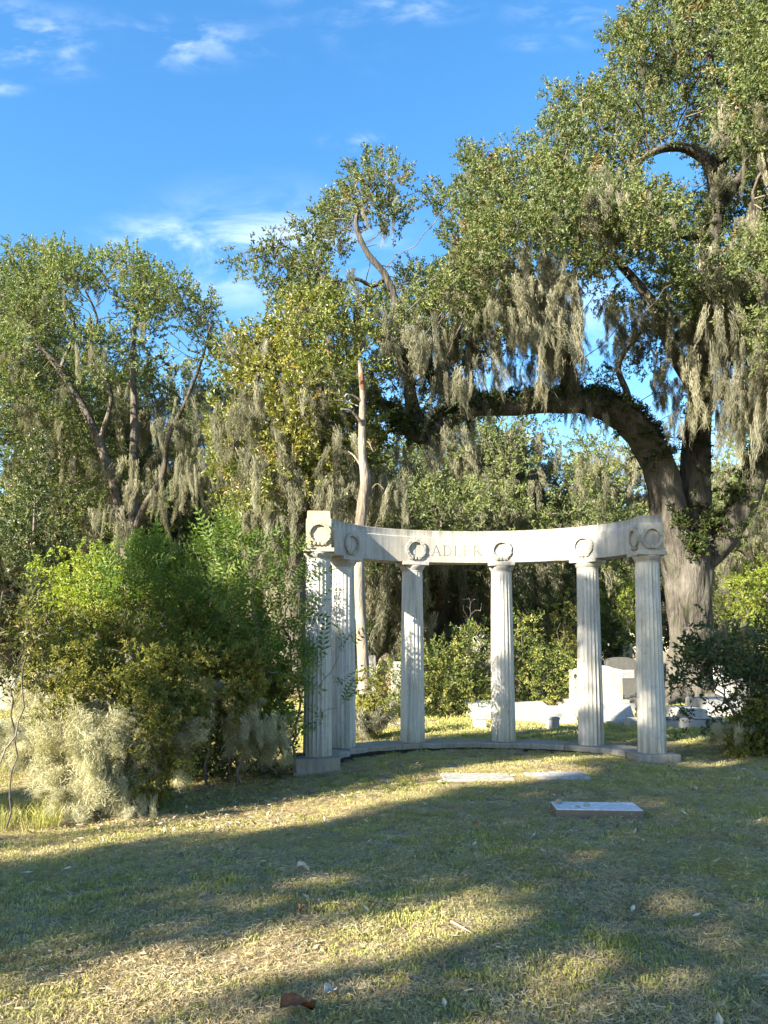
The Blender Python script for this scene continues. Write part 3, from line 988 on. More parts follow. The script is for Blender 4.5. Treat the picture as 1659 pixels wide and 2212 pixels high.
# inscription: serif capitals, cut strokes filled with grime
def letter_strokes(ch):
    T, N = .017, .0075        # thick and thin stroke widths
    H = .178
    L = []
    def seg(x0, z0, x1, z1, w): L.append(([(x0, z0), (x1, z1)], w))
    def serif(x, z): seg(x - .020, z, x + .020, z, N)
    if ch == 'A':
        seg(0, 0, .070, H, N); seg(.070, H, .145, 0, T); seg(.025, .062, .118, .062, N); serif(0, .004); serif(.145, .004); return L, .145
    if ch == 'D':
        seg(.02, 0, .02, H, T)
        L.append(([(.0, H - .004), (.05, H - .004)] + [(.05 + .092 * math.sin(t), H / 2 + (H / 2 - .004) * math.cos(t)) for t in np.linspace(0, math.pi, 15)] + [(0, .004)], .011)); return L, .142
    if ch == 'L':
        seg(.02, 0, .02, H, T); serif(.02, H - .004); seg(0, .004, .105, .004, N); seg(.104, .002, .112, .036, N); return L, .112
    if ch == 'E':
        seg(.02, 0, .02, H, T); seg(0, H - .004, .104, H - .004, N); seg(.100, H - .002, .104, H - .034, N); seg(.02, .094, .082, .094, N); seg(.082, .078, .082, .110, N); seg(0, .004, .108, .004, N); seg(.106, .002, .114, .036, N); return L, .114
    if ch == 'R':
        seg(.02, 0, .02, H, T); serif(.02, .004)
        L.append(([(0, H - .004), (.055, H - .004)] + [(.055 + .048 * math.sin(t), H - .046 + .042 * math.cos(t)) for t in np.linspace(0, math.pi, 11)] + [(.02, H - .088)], .010))
        seg(.058, .090, .150, .0, T); seg(.140, .003, .168, .003, N); return L, .165
def arc_point(x, z, off):
    ph = math.acos(max(-1, min(1, x / EA)))      # along the chord from the middle
    c = ell(ph); n = ell_n(ph)
    q = c - n * (.172 + off)
    return (q[0] - EC[0], q[1] - EC[1], HB + z)
xcur = -.455
for ch in 'ADLER':
    st, adv = letter_strokes(ch)
    V, F = [], []
    for pts, w in st:
        pts = [np.array(p) for p in pts]
        # resample for the curved wall
        for a, b in zip(pts[:-1], pts[1:]):
            d = b - a; l = np.linalg.norm(d)
            if l < 1e-6: continue
            s = np.array([-d[1], d[0]]) / l * w / 2
            m = max(1, int(l / .03)); i0 = len(V)
            for k in range(m + 1):
                p = a + d * k / m
                for q, off in ((p + s, .0020), (p, .0042), (p - s, .0020)):
                    V.append(arc_point(xcur + q[0], .110 + q[1], off))
            for k in range(m):
                j = i0 + 3 * k
                F += [(j, j + 1, j + 4, j + 3), (j + 1, j + 2, j + 5, j + 4)]
    me = bpy.data.meshes.new('letter'); me.from_pydata(V, [], F); me.materials.append(M['letter']); me.update()
    o = bpy.data.objects.new('letter', me); link(o, colon)
    o['label'] = 'carved capital letter ' + ch
    xcur += adv + .058

# stylobate stones, footing and end plinths
prof_sty = [(-.30, Z0 - .085), (-.305, Z0 - .02), (-.29, Z0 - .003), (.29, Z0 - .003), (.30, Z0 - .085)]
PSs = [math.pi - .155, 2.62, 2.02, 1.42, .80, .155]
for i in range(5):
    o = sweep('base_stone', prof_sty, PSs[i], PSs[i + 1], 10, M['stylobate'], colon, .004)
    bmz = bmesh.new(); bmz.from_mesh(o.data)
    bmesh.ops.subdivide_edges(bmz, edges=[e for e in bmz.edges if e.calc_length() > .08], cuts=3, use_grid_fill=True)
    roughen(bmz, .014, 7, i + 1)
    bmz.to_mesh(o.data); bmz.free()
    if i == 0: o.location.z -= .02
sweep('footing', [(-.17, -.5), (-.17, Z0 - .082), (.2, Z0 - .082), (.2, -.5)], math.pi - .16, .16, 40, M['void'], colon)
for i in (0, 5):
    c = ell(PHI[i])
    bm = bmesh.new()
    w = .66 if i == 0 else .62
    bm_box(bm, 0, 0, 0, w, w, .55, .012, 2)
    bmesh.ops.subdivide_edges(bm, edges=[e for e in bm.edges if e.calc_length() > .2], cuts=5, use_grid_fill=True)
    roughen(bm, .010, 6, i + 3)
    o = bmobj('plinth', bm, M['stylobate'], colon)
    o.location = (c[0] - EC[0], c[1] - EC[1] + (.02 if i else -.02), Z0 + .001 - .275); o.rotation_euler = (0, 0, ER)

# ------------------------------------------------------------------ grave slabs on the lawn
def slab(name, label, px0, px1, pyf, pyb, top, mats, thick=.12, skew=0.0, group=None, cat='grave slab'):
    Yf = float(EYE - top) and None
    def onplane(px, py, z):
        a = at(px, py, 10.0); k = (EYE - z) / (EYE - a[2])
        return np.array([a[0] * k, 10.0 * k])
    z = top
    p0 = onplane(px0, pyf, z); p1 = onplane(px1, pyf, z)
    yb = onplane(px0, pyb, z)[1]
    w = p1[0] - p0[0]; d = yb - p0[1]
    cx, cy = (p0[0] + p1[0]) / 2, p0[1] + d / 2
    root = empty(name, (cx, cy, float(gz(cx, cy))), skew)
    bm = bmesh.new()
    zt = top - root.location.z
    bm_box(bm, 0, 0, zt - thick / 2, w, d, thick, .008, 2)
    bmesh.ops.subdivide_edges(bm, edges=[e for e in bm.edges if e.calc_length() > .12], cuts=7, use_grid_fill=True)
    roughen(bm, .004, 9, int(px0))
    o = bmobj('slab_body', bm, M[mats[1]], root)
    bm = bmesh.new()
    bm_box(bm, 0, 0, zt + .003, w - .012, d - .012, .012, .004, 1)
    o = bmobj('slab_top', bm, M[mats[0]], root)
    tag(root, label, cat, group)
    return root, w, d, zt
slab('grave_slab', 'flush white marble grave slab in sun, nearest to the third column', 958, 1112, 1685, 1671, .018, ('slab_white', 'slab_white'), .08, .03, 'flush white slabs in front of the colonnade')
slab('grave_slab', 'flush white marble grave slab half shaded, in front of the fifth column', 1146, 1278, 1681, 1669, .018, ('slab_white', 'slab_white'), .08, .05, 'flush white slabs in front of the colonnade')
sl, sw, sd, szt = slab('grave_slab', 'raised grey grave slab with pebbles on top, alone on the lawn', 1205, 1392, 1751, 1734, .066, ('slab_grey', 'slab_side'), .12, -.06)
def pebble(x, y, z, r, mat, label, seed):
    bm = bmesh.new(); bmesh.ops.create_icosphere(bm, subdivisions=2, radius=r)
    for v in bm.verts: v.co = Vector((v.co.x * 1.25, v.co.y, v.co.z * .7))
    roughen(bm, r * .35, 1 / r * .6, seed)
    o = bmobj('pebble', bm, mat, None, True)
    o.location = (x, y, z)
    tag(o, label, 'pebble', 'pebbles on the raised grave slab')
for k, (fx, fy, r, m, lab) in enumerate([(-.36, .13, .030, 'concrete', 'large pale pebble at the far left end of the raised grave slab'), (-.22, -.10, .020, 'granite_dark', 'small dark pebble near the front edge of the raised grave slab'), (-.10, -.02, .024, 'granite', 'grey pebble in the middle of the raised grave slab'), (.28, .14, .014, 'slab_white', 'tiny white pebble at the back right of the raised grave slab')]):
    pebble(sl.location.x + fx * sw / .9, sl.location.y + fy, sl.location.z + szt + .009 + r * .55, r, M[m], lab, k + 2)

# ------------------------------------------------------------------ gravestones behind the colonnade
def stone_root(name, label, px, Y, cat='gravestone', group=None, rz=0.0):
    p = at(px, 1500, Y)
    e = empty(name, (p[0], Y, float(gz(p[0], Y))), rz)
    tag(e, label, cat, group)
    return e
def m_of(npx, Y): return npx * Y / FPX
def zat(py, Y): return float(at(800, py, Y)[2])

# cream family headstone with carved vines
Y = 19.6
r = stone_root('headstone', 'tall cream headstone with carved trailing vines, brightly sunlit', 1287, Y)
W = m_of(110, Y); zt = zat(1443, Y); zb = zat(1511, Y)
bm = bmesh.new()
pts = [(-W / 2, zb), (W / 2, zb), (W / 2, zt - .05), (W / 2 - .10, zt - .03)] + [(W * .32 * math.cos(t), zt - .02 + .085 * math.sin(t)) for t in np.linspace(0, math.pi, 9)] + [(-W / 2 + .10, zt - .03), (-W / 2, zt - .05)]
bm_prism(bm, pts, -.12, .12, .012)
body = bmobj('slab_body', bm, M['stone_cream'], r)
bm = bmesh.new(); bm_box(bm, 0, 0, zb - .085, W + .28, .46, .17, .012); bmobj('base', bm, M['stone_cream'], r)
bm = bmesh.new(); bm_box(bm, 0, 0, zb / 2 - .12, W + .46, .70, zb - .17 + .24, .015); bmobj('lower_step', bm, M['granite'], r)
g = random.Random(3)
for s in (-1, 1):
    bm = bmesh.new()
    for k in range(34):
        t = k / 33
        x = s * (W * .40 - .03 * math.sin(t * 5)) - s * .10 * (1 - t) * (k % 3 == 0); z = zt - .12 - t * (zt - zb) * .60
        a = g.uniform(0, 6.28); L = .05
        v0 = bm.verts.new((x, -.122, z)); v1 = bm.verts.new((x + L * math.cos(a) + .018 * math.sin(a), -.135, z + L * math.sin(a) - .018 * math.cos(a)))
        v2 = bm.verts.new((x + 1.5 * L * math.cos(a), -.126, z + 1.5 * L * math.sin(a))); v3 = bm.verts.new((x + L * math.cos(a) - .018 * math.sin(a), -.135, z + L * math.sin(a) + .018 * math.cos(a)))
        bm.faces.new((v0, v1, v2, v3))
    bmobj('carved_vine', bm, M['carving'], r)

# dark granite headstone, arched, lettered
Y = 22.0
r = stone_root('headstone', 'dark grey headstone with arched top and letters, right of the cream headstone', 1341, Y)
W = m_of(64, Y); zt = zat(1420, Y); zb = zat(1508, Y)
bm = bmesh.new()
pts = [(-W / 2, -.1), (W / 2, -.1), (W / 2, zt - .14)] + [(W / 2 * math.cos(t), zt - .14 + .14 * math.sin(t)) for t in np.linspace(.15, math.pi - .15, 11)] + [(-W / 2, zt - .14)]
bm_prism(bm, pts, -.14, .14, .02)
bmobj('slab_body', bm, M['stone_dark'], r)
bm = bmesh.new(); bm_box(bm, .05, -.150, zt - .48, W * .72, .022, .24, .006); bmobj('name_panel', bm, M['granite_dark'], r)
cu = bpy.data.curves.new('letters', 'FONT'); cu.body = 'OME'; cu.size = .21; cu.extrude = .008; cu.align_x = 'CENTER'; cu.align_y = 'CENTER'
cu.materials.append(M['granite'])
tmp = bpy.data.objects.new('letters', cu); COL.objects.link(tmp)
me_t = bpy.data.meshes.new_from_object(tmp.evaluated_get(bpy.context.evaluated_depsgraph_get()))
bpy.data.objects.remove(tmp); me_t.materials.clear(); me_t.materials.append(M['granite'])
o = bpy.data.objects.new('letters', me_t); link(o, r); o.location = (.05, -.166, zt - .48); o.rotation_euler = (math.pi / 2, 0, 0)
o['label'] = 'raised capitals OME on the panel'
bm = bmesh.new(); bm_box(bm, 0, 0, .12, W + .35, .6, .30, .015); bmobj('base', bm, M['stone_dark'], r)

def slant(label, px0, px1, pyt, pyb, Y, mat, rz=0, depth=.42, group='sunlit slant markers'):
    r = stone_root('slant_marker', label, (px0 + px1) / 2, Y, 'grave marker', group, rz)
    W = m_of(px1 - px0, Y); h = zat(pyt, Y + .2) - r.location.z; hb = .05
    bm = bmesh.new()
    yz = [(-depth / 2, -.08), (depth / 2, -.08), (depth / 2, h), (depth / 2 - .07, h), (-depth / 2, .09)]
    a = [bm.verts.new((-W / 2, y, z)) for y, z in yz]; b = [bm.verts.new((W / 2, y, z)) for y, z in yz]
    bm.faces.new(a[::-1]); bm.faces.new(b)
    for i in range(5): bm.faces.new((a[i], a[(i + 1) % 5], b[(i + 1) % 5], b[i]))
    bmesh.ops.bevel(bm, geom=list(bm.edges), offset=.01, segments=2, affect='EDGES')
    bmobj('marker_body', bm, mat, r)
    bm = bmesh.new(); bm_box(bm, 0, -.02, .015, W + .18, depth + .30, .10, .01); bmobj('base', bm, M['granite'], r)
    return r
slant('white slant marker between the fourth and fifth columns, face lit by sun', 1166, 1240, 1524, 1558, 17.4, M['slab_white'], .04)
slant('white slant marker between the fifth and sixth columns, below the cream headstone', 1293, 1364, 1521, 1556, 17.4, M['slab_white'], -.03)

# low cradle grave with a tilted white slab
r = stone_root('cradle_grave', 'low white grave slab tilted on a kerb, just right of the fourth column', 1143, 18.4, 'grave', None, .05)
bm = bmesh.new(); bm_box(bm, 0, 0, .05, 1.15, 1.9, .16, .015); bmobj('kerb', bm, M['granite'], r)
bm = bmesh.new(); bm_box(bm, 0, 0, 0, 1.05, 1.5, .10, .012); o = bmobj('tilted_slab', bm, M['slab_white'], r); o.location = (0, .1, .20); o.rotation_euler = (R(7), R(-2), 0)
bm = bmesh.new(); bm_box(bm, 0, .62, .13, 1.0, .30, .20, .01); bmobj('head_support', bm, M['granite_dark'], r)
r = stone_root('cradle_grave', 'grey low grave slab seen left of the fourth column base', 1056, 18.8, 'grave', None, .1)
bm = bmesh.new(); bm_box(bm, 0, 0, .05, 1.0, 1.8, .2, .015); bmobj('kerb', bm, M['granite_dark'], r)
bm = bmesh.new(); bm_box(bm, 0, 0, 0, .92, 1.3, .10, .012); o = bmobj('tilted_slab', bm, M['slab_grey'], r); o.location = (0, 0, .24); o.rotation_euler = (R(8), 0, 0)

def footstone(label, px0, px1, pyt, pyb, mat):
    g_ = gp((px0 + px1) / 2, pyb); Y = float(g_[1])
    r = stone_root('corner_post', label, (px0 + px1) / 2, Y, 'corner post', 'stone plot corner posts', .06)
    W = m_of(px1 - px0, Y); h = zat(pyt, Y) - r.location.z
    bm = bmesh.new()
    bm_box(bm, 0, 0, h * .40, W * .94, W * .94, h * .8 + .1, .008)
    bmobj('post_body', bm, mat, r)
    bm = bmesh.new()
    a = W * .52
    lo = [bm.verts.new((x * a, y * a, h * .80)) for x, y in ((-1, -1), (1, -1), (1, 1), (-1, 1))]
    mi = [bm.verts.new((x * a, y * a, h * .93)) for x, y in ((-1, -1), (1, -1), (1, 1), (-1, 1))]
    hi = [bm.verts.new((x * a * .8, y * a * .8, h)) for x, y in ((-1, -1), (1, -1), (1, 1), (-1, 1))]
    bm.faces.new(lo[::-1]); bm.faces.new(hi)
    for p_, q_ in ((lo, mi), (mi, hi)):
        for i in range(4): bm.faces.new((p_[i], p_[(i + 1) % 4], q_[(i + 1) % 4], q_[i]))
    bmobj('cap', bm, mat, r)
footstone('pale granite corner post just left of the fourth column', 1022, 1049, 1547, 1573, M['granite'])
footstone('darker weathered corner post right of the fourth column', 1180, 1205, 1548, 1574, M['granite_dark'])

def block(name, label, px0, px1, pyt, Y, mat, depth=.35, rz=0, cat='stone block', group=None, lip=True):
    r = stone_root(name, label, (px0 + px1) / 2, Y, cat, group, rz)
    W = m_of(px1 - px0, Y); h = zat(pyt, Y) - r.location.z
    bm = bmesh.new(); bm_box(bm, 0, 0, h / 2 - .06, W, depth, h + .12, .018, 2)
    bmesh.ops.subdivide_edges(bm, edges=[e for e in bm.edges if e.calc_length() > .25], cuts=4, use_grid_fill=True)
    roughen(bm, .010, 5, int(px0) % 17)
    bmobj('block_body', bm, mat, r)
    if lip:
        bm = bmesh.new(); bm_box(bm, 0, 0, h + .012, W - .04, depth - .04, .03, .008); bmobj('top_course', bm, mat, r)
    return r
block('plot_kerb', 'long grey granite kerb running behind the right front column', 1352, 1560, 1553, 16.4, M['granite'], .30, .02, 'kerb')
block('plot_kerb', 'pale low kerb in the grass behind the second and third columns', 795, 868, 1560, 17.2, M['concrete'], .22, 0, 'kerb', None, False)
block('plot_kerb', 'brownish low kerb between the third and fourth columns', 905, 1030, 1563, 17.6, M['stone_pink'], .30, .02, 'kerb', None, False)
block('flush_marker', 'tiny flush stone in the grass left of the right front column', 1356, 1382, 1601, 14.2, M['granite_dark'], .22, 0, 'grave marker')
block('plot_kerb', 'short reddish stone kerb in front of the cream headstone', 1203, 1256, 1507, 20.6, M['stone_pink'], .3, 0, 'kerb', None, False)
block('headstone', 'small grey headstone beside the pale dead trunk', 796, 812, 1417, 26.0, M['granite_dark'], .2)
block('headstone', 'white block headstone behind the third column', 845, 876, 1431, 25.0, M['slab_white'], .4)
block('headstone', 'white headstone glimpsed through the bushes right of the fourth column', 1140, 1175, 1418, 27.0, M['slab_white'], .25)
block('headstone', 'pale stained stone standing left of the oak behind the dark headstone', 1331, 1364, 1397, 26.5, M['concrete'], .5)
block('box_tomb', 'white box tomb showing through the leaves of the right bush', 1500, 1580, 1510, 19.0, M['slab_white'], 1.1, .05, 'tomb')
block('box_tomb', 'white box tomb at the right edge behind the bush', 1600, 1690, 1470, 21.0, M['slab_white'], 1.2, 0, 'tomb')
block('ledger_stone', 'pale blue grey ledger stone between the oak and the right bush', 1452, 1500, 1530, 18.4, M['slab_white'], 1.4, .02, 'grave slab')
block('headstone', 'white tablet headstone deep behind the right bush', 1540, 1575, 1440, 23.5, M['slab_white'], .22)
block('headstone', 'small dark headstone in the grass behind the left bush', 38, 64, 1634, 12.4, M['stone_dark'], .16)
block('box_tomb', 'grey stone tomb at the left edge behind the bare stems', -40, 50, 1463, 24.0, M['granite'], 1.6, .1, 'tomb')
# rough brown boulder stone
r = stone_root('boulder_stone', 'rough brown pointed boulder stone between the second and third columns', 834, 26.5, 'gravestone')
bm = bmesh.new(); bmesh.ops.create_icosphere(bm, subdivisions=3, radius=1.0)
hh = zat(1414, 26.5) - r.location.z
for v in bm.verts:
    k = 1 - .35 * max(0, v.co.z)
    v.co = Vector((v.co.x * .46 * k, v.co.y * .35 * k, hh * .5 + v.co.z * hh * .55))
roughen(bm, .12, 3.2, 5)
bmobj('boulder_body', bm, M['stone_brown'], r)

# ------------------------------------------------------------------ trees
SU = np.array([math.cos(SUN_AZ), -math.sin(SUN_AZ), 0.0])      # axes across the sunlight
SS = np.array(TO_SUN)
SV = np.array([0, 0, 1.0]) - SS * SS[2]; SV /= np.linalg.norm(SV)
gaps = [(at(px, py, Y), r) for px, py, Y, r in ((1600, 1280, 33, .9), (1640, 1240, 33, .9), (1630, 1350, 33, .9), (1585, 1240, 33, .7), (1580, 1340, 33, .7), (1330, 1290, 29, .6), (1360, 1290, 29, .5), (1490, 1330, 23.2, .5), (1485, 1280, 23.2, .4))]
def crown_gaps(P):
    """openings in the oak's crown where the sun comes through"""
    k = np.ones(len(P), bool)
    for q, r in gaps:
        k &= ~((np.hypot((P - q) @ SU, (P - q) @ SV) < r) & ((P - q) @ SS > 1.0))
    return k
def limb(tb, px_pts, per=7, k=14, lump=.10, seed=0, furrow=0.0):
    """limb given as (px, py, Y, radius); returns resampled points for growth"""
    a = np.array(px_pts, float)
    P = at(a[:, 0], a[:, 1], a[:, 2])
    Q = catmull(P, per); rr = np.maximum(catmull(a[:, 3:4].repeat(3, 1), per)[:, 0], .01)
    tb.add(Q, rr, k, True, lump, seed, furrow)
    return Q
def tree(name, label, cat, base, limbs, C, Rr, kind, dens, leaf_scale=1.0, bark='bark_grey', bark2='bark_branch', D=.45, dk=.5, natt=7, r0=.014,
         moss=0, moss_len=(.6, 1.6), moss_kind='moss', seed=0, up=.5, group=None, flat=.78, keep=None, moss_extra=None, pw=.42, rnd=.7, rmax=.16, moss_w=1.0, jit=.22, leaf_jit=.3):
    g = np.random.default_rng(seed + 100)
    root = empty(name, tuple(map(float, base)))
    tag(root, label, cat, group)
    tb = Tubes(); S = []
    for q, l in enumerate(limbs): S.append(limb(tb, l, seed=seed + q * 1.7) if bark != 'bark_oak' else limb(tb, l, 14, 56 if l[0][3] > .3 else 24, .08, seed + q * 1.7, .040))
    S = np.vstack(S)
    tb.build('trunk', M[bark], root)
    A = np.vstack([ball(c, r * .9, natt, g, .5, flat)[0] for c, r in zip(C, Rr)])
    P, par = grow(S, A, D, dk, 90, jit, .03)
    bt = Tubes(); branch_tubes(bt, P, par, len(S), r0, 2.25, rmax)
    if bt.n: bt.build('branches', M[bark2], root)['kind'] = 'stuff'
    LP, LD = crown_leaves(C, Rr, dens, g, pw, flat, up, rnd, keep)
    sc = leaf_scale * g.uniform(.75, 1.25, len(LP))
    scatter('crown', kind, LP, dir_euler(LD), sc, root)
    if moss or moss_extra is not None:
        MP = []; ML = []
        if moss:
            i = g.choice(len(C), moss, p=Rr ** 2 / (Rr ** 2).sum())
            d = g.normal(0, 1, (moss, 3)); d /= np.linalg.norm(d, axis=1, keepdims=True)
            d[:, 2] = -np.abs(d[:, 2]) * .6
            MP.append(C[i] + d * Rr[i][:, None] * g.uniform(.3, .95, (moss, 1)) * np.array([1, 1, flat]))
            ML.append(g.uniform(*moss_len, moss))
        if moss_extra is not None:
            MP.append(moss_extra[0]); ML.append(moss_extra[1])
        MP = np.vstack(MP); ML = np.concatenate(ML)
        if keep is not None:
            k = keep(MP); MP, ML = MP[k], ML[k]
        wd = np.sqrt(ML) * g.uniform(.6, 1.2, len(ML)) * moss_w
        scatter('spanish_moss', moss_kind, MP, hang_euler(len(MP), g, .14), np.stack([wd * g.uniform(.7, 1.6, len(wd)), wd, ML], 1), root)
    return root
def curtain(regions, seed):
    """moss curtains: (px0, px1, py0, py1, Y0, Y1, count, len0, len1)"""
    g = np.random.default_rng(seed); P, L = [], []
    for x0, x1, y0, y1, Y0, Y1, n, l0, l1 in regions:
        mx, my, sx, sy = (x0 + x1) / 2, (y0 + y1) / 2, (x1 - x0) / 2, (y1 - y0) / 2
        k = max(3, n // 7)                     # a few strands bunch together on each branch
        cx_, cy_, cY = mx + sx * g.uniform(-1.1, 1.1, k), my + sy * np.clip(g.normal(-.1, .7, k), -2, 1.4), g.uniform(Y0, Y1, k)
        i = g.integers(0, k, n)
        P.append(at(cx_[i], cy_[i], cY[i]) + g.normal(0, 1, (n, 3)) * np.array([.30, .25, .10]) * min(1.0, (Y0 / 20))); L.append(l0 * .5 + (l1 - l0 * .5) * g.uniform(0, 1, n) ** 1.6)
    return np.vstack(P), np.concatenate(L)

# --- the great live oak
OY = 24.0
oak_poly = [(2050, -260), (1500, -120), (1400, -10), (1345, 50), (1305, 110), (1330, 185), (1195, 205), (1200, 255), (1165, 290), (1110, 285), (1095, 330), (1040, 298), (1000, 365), (965, 415), (900, 440), (862, 480),
            (876, 400), (865, 365), (820, 350), (755, 380), (720, 440), (690, 470), (655, 505), (650, 560), (620, 575), (590, 630), (640, 660), (730, 630), (800, 660), (850, 790), (960, 790), (1060, 790), (1160, 700), (1225, 640), (1300, 650), (1340, 760), (1430, 770), (1480, 700), (1560, 740), (1620, 860), (1760, 900), (2050, 800)]
oak_holes = [(1272, 725, 52), (1245, 660, 30), (905, 470, 22), (850, 560, 20), (760, 590, 20), (1420, 370, 26), (930, 520, 18), (1360, 600, 22), (1140, 560, 18), (1480, 820, 60)]
C1, R1 = clumps_in(oak_poly, OY - 1, 7.5, 1.15, 460, .66, oak_holes, 300, 3)
print('oak clumps', len(C1))
def clear_front(C, Rr, path, w):
    """keep leaf clumps from standing right in front of a limb that shows in the open"""
    a = np.array(path, float); Q = catmull(at(a[:, 0], a[:, 1], a[:, 2]), 8)
    k = np.ones(len(C), bool)
    for q in Q:
        dx = (C[:, 0] / C[:, 1] - q[0] / q[1]); dz = ((C[:, 2] - EYE) / C[:, 1] - (q[2] - EYE) / q[1])
        k &= ~((np.hypot(dx, dz) * FPX < w + Rr * FPX / C[:, 1] * .75) & (C[:, 1] < q[1] + .3))
    return C[k], Rr[k]
for pth, w in (([(1515, 820, OY, 0), (1508, 720, OY, 0)], 14), ([(1540, 510, OY - .5, 0), (1546, 410, OY - .6, 0), (1525, 345, OY - .8, 0), (1470, 318, OY - 1, 0), (1405, 332, OY - 1.2, 0)], 16), ([(1225, 800, OY - 2, 0), (1212, 730, OY - 2, 0)], 16), ([(1520, 150, OY, 0), (1530, 80, OY, 0)], 8), ([(1640, 985, OY, 0), (1600, 1085, OY, 0)], 20), ([(840, 610, 21, 0), (790, 545, 21, 0)], 6)):
    C1, R1 = clear_front(C1, R1, pth, w)
poly2 = [(490, 548), (520, 525), (575, 545), (600, 480), (640, 478), (650, 500), (600, 560), (560, 610), (530, 600)]
C1b, R1b = clumps_in(poly2, 21.5, .8, .38, 14, .6, (), 60, 4)
# low sprays under the arch and beside the stem
C1c = at(np.array([1480, 1535, 1400, 1340, 860, 880, 820, 940, 1000, 1180, 1290, 1600, 1660]), np.array([720, 850, 790, 810, 800, 880, 900, 820, 760, 770, 830, 690, 760]), np.array([22, 21.5, 23.5, 23.5, 21, 20.5, 20.5, 21, 21, 22, 23, 20, 20]))
R1c = np.array([.7, .65, .5, .45, .7, .55, .7, .6, .8, .5, .5, .8, .8])
CC = np.vstack([C1, C1b, C1c]); RR = np.concatenate([R1, R1b, R1c])
ob = at(1490, 1500, OY); ob[2] = gz(ob[0], ob[1])
oak_limbs = [
    [(1494, 1526, OY, .86), (1493, 1490, OY, .74), (1492, 1420, OY, .66), (1491, 1330, OY, .64), (1488, 1240, OY, .70), (1486, 1190, OY, .68)],
    [(1484, 1330, OY, .22), (1474, 1250, OY, .52), (1456, 1160, OY - .1, .56), (1440, 1070, OY - .3, .52), (1418, 995, OY - .6, .49), (1382, 935, OY - 1, .46), (1335, 893, OY - 1.5, .42), (1280, 872, OY - 2, .36), (1200, 868, OY - 2.5, .30), (1110, 878, OY - 3, .26), (1030, 880, OY - 3.4, .24), (975, 905, OY - 3.6, .23), (915, 943, OY - 3.8, .19), (865, 920, OY - 4, .13), (825, 870, OY - 4.2, .08), (800, 800, OY - 4.3, .06)],
    [(1245, 870, OY - 2.3, .26), (1225, 800, OY - 2.3, .24), (1212, 730, OY - 2.2, .20), (1190, 660, OY - 2, .15), (1150, 600, OY - 1.5, .11), (1130, 500, OY - 1, .07), (1120, 400, OY - .5, .04)],
    [(1040, 880, OY - 3.4, .19), (975, 848, OY - 3.6, .17), (915, 800, OY - 3.8, .14), (850, 770, OY - 4, .10), (790, 700, OY - 4, .06)],
    [(915, 935, OY - 3.8, .2), (888, 860, OY - 3.4, .17), (880, 770, OY - 3, .15), (862, 680, OY - 2.6, .12), (835, 600, OY - 2.4, .10), (790, 540, OY - 2.4, .08), (770, 470, OY - 2.4, .06), (815, 400, OY - 2.4, .03)],
    [(835, 600, OY - 2.4, .07), (805, 617, OY - 2.3, .055), (770, 603, OY - 2.5, .05), (735, 612, OY - 2.4, .045), (690, 592, OY - 2.4, .04), (620, 570, OY - 2.5, .05), (590, 535, OY - 2.5, .04), (530, 545, OY - 2.5, .025)],
    [(1492, 1330, OY, .22), (1492, 1230, OY, .5), (1502, 1120, OY, .50), (1500, 1010, OY, .46), (1508, 920, OY - .1, .40), (1514, 820, OY - .2, .35), (1508, 720, OY - .3, .32), (1522, 620, OY - .4, .30), (1540, 510, OY - .5, .27), (1546, 410, OY - .6, .24), (1525, 345, OY - .8, .19), (1470, 318, OY - 1, .14), (1405, 332, OY - 1.2, .10), (1345, 385, OY - 1.4, .06)],
    [(1546, 420, OY - .6, .2), (1565, 280, OY - .4, .15), (1540, 160, OY - .4, .11), (1520, 60, OY - .4, .08), (1490, -60, OY, .05)],
    [(1512, 860, OY - .2, .26), (1455, 760, OY - .8, .2), (1405, 650, OY - 1.5, .15), (1330, 560, OY - 2, .11), (1250, 470, OY - 2.4, .07), (1180, 400, OY - 2.6, .04)],
    [(1540, 520, OY - .5, .2), (1460, 500, OY - 1.3, .15), (1370, 478, OY - 2.2, .11), (1290, 430, OY - 2.8, .07), (1220, 340, OY - 3, .04)],
    [(1490, 1330, OY, .2), (1505, 1228, OY, .42), (1560, 1165, OY - .2, .45), (1605, 1085, OY - .5, .41), (1648, 985, OY - .8, .37), (1690, 870, OY - 1.2, .32), (1750, 700, OY - 1.6, .24), (1820, 480, OY - 2, .14), (1850, 250, OY - 2, .06)],
    [(1690, 870, OY - 1.2, .2), (1665, 720, OY - 2.2, .15), (1640, 560, OY - 3, .1), (1625, 420, OY - 3.5, .05)],
    [(1365, 915, OY - 1.2, .12), (1355, 850, OY - 1.2, .10), (1335, 790, OY - 1.3, .08), (1370, 735, OY - 1.3, .06), (1405, 700, OY - 1.3, .04)],
    [(1545, 470, OY - .5, .2), (1600, 380, OY + 1, .14), (1680, 250, OY + 2, .08), (1750, 100, OY + 2, .05)],
    [(1480, 1505, OY - .5, .30), (1458, 1512, OY - 1.0, .22), (1436, 1522, OY - 1.6, .10)],
    [(1505, 1505, OY - .3, .30), (1545, 1512, OY - .8, .18), (1580, 1520, OY - 1.2, .08)],
]
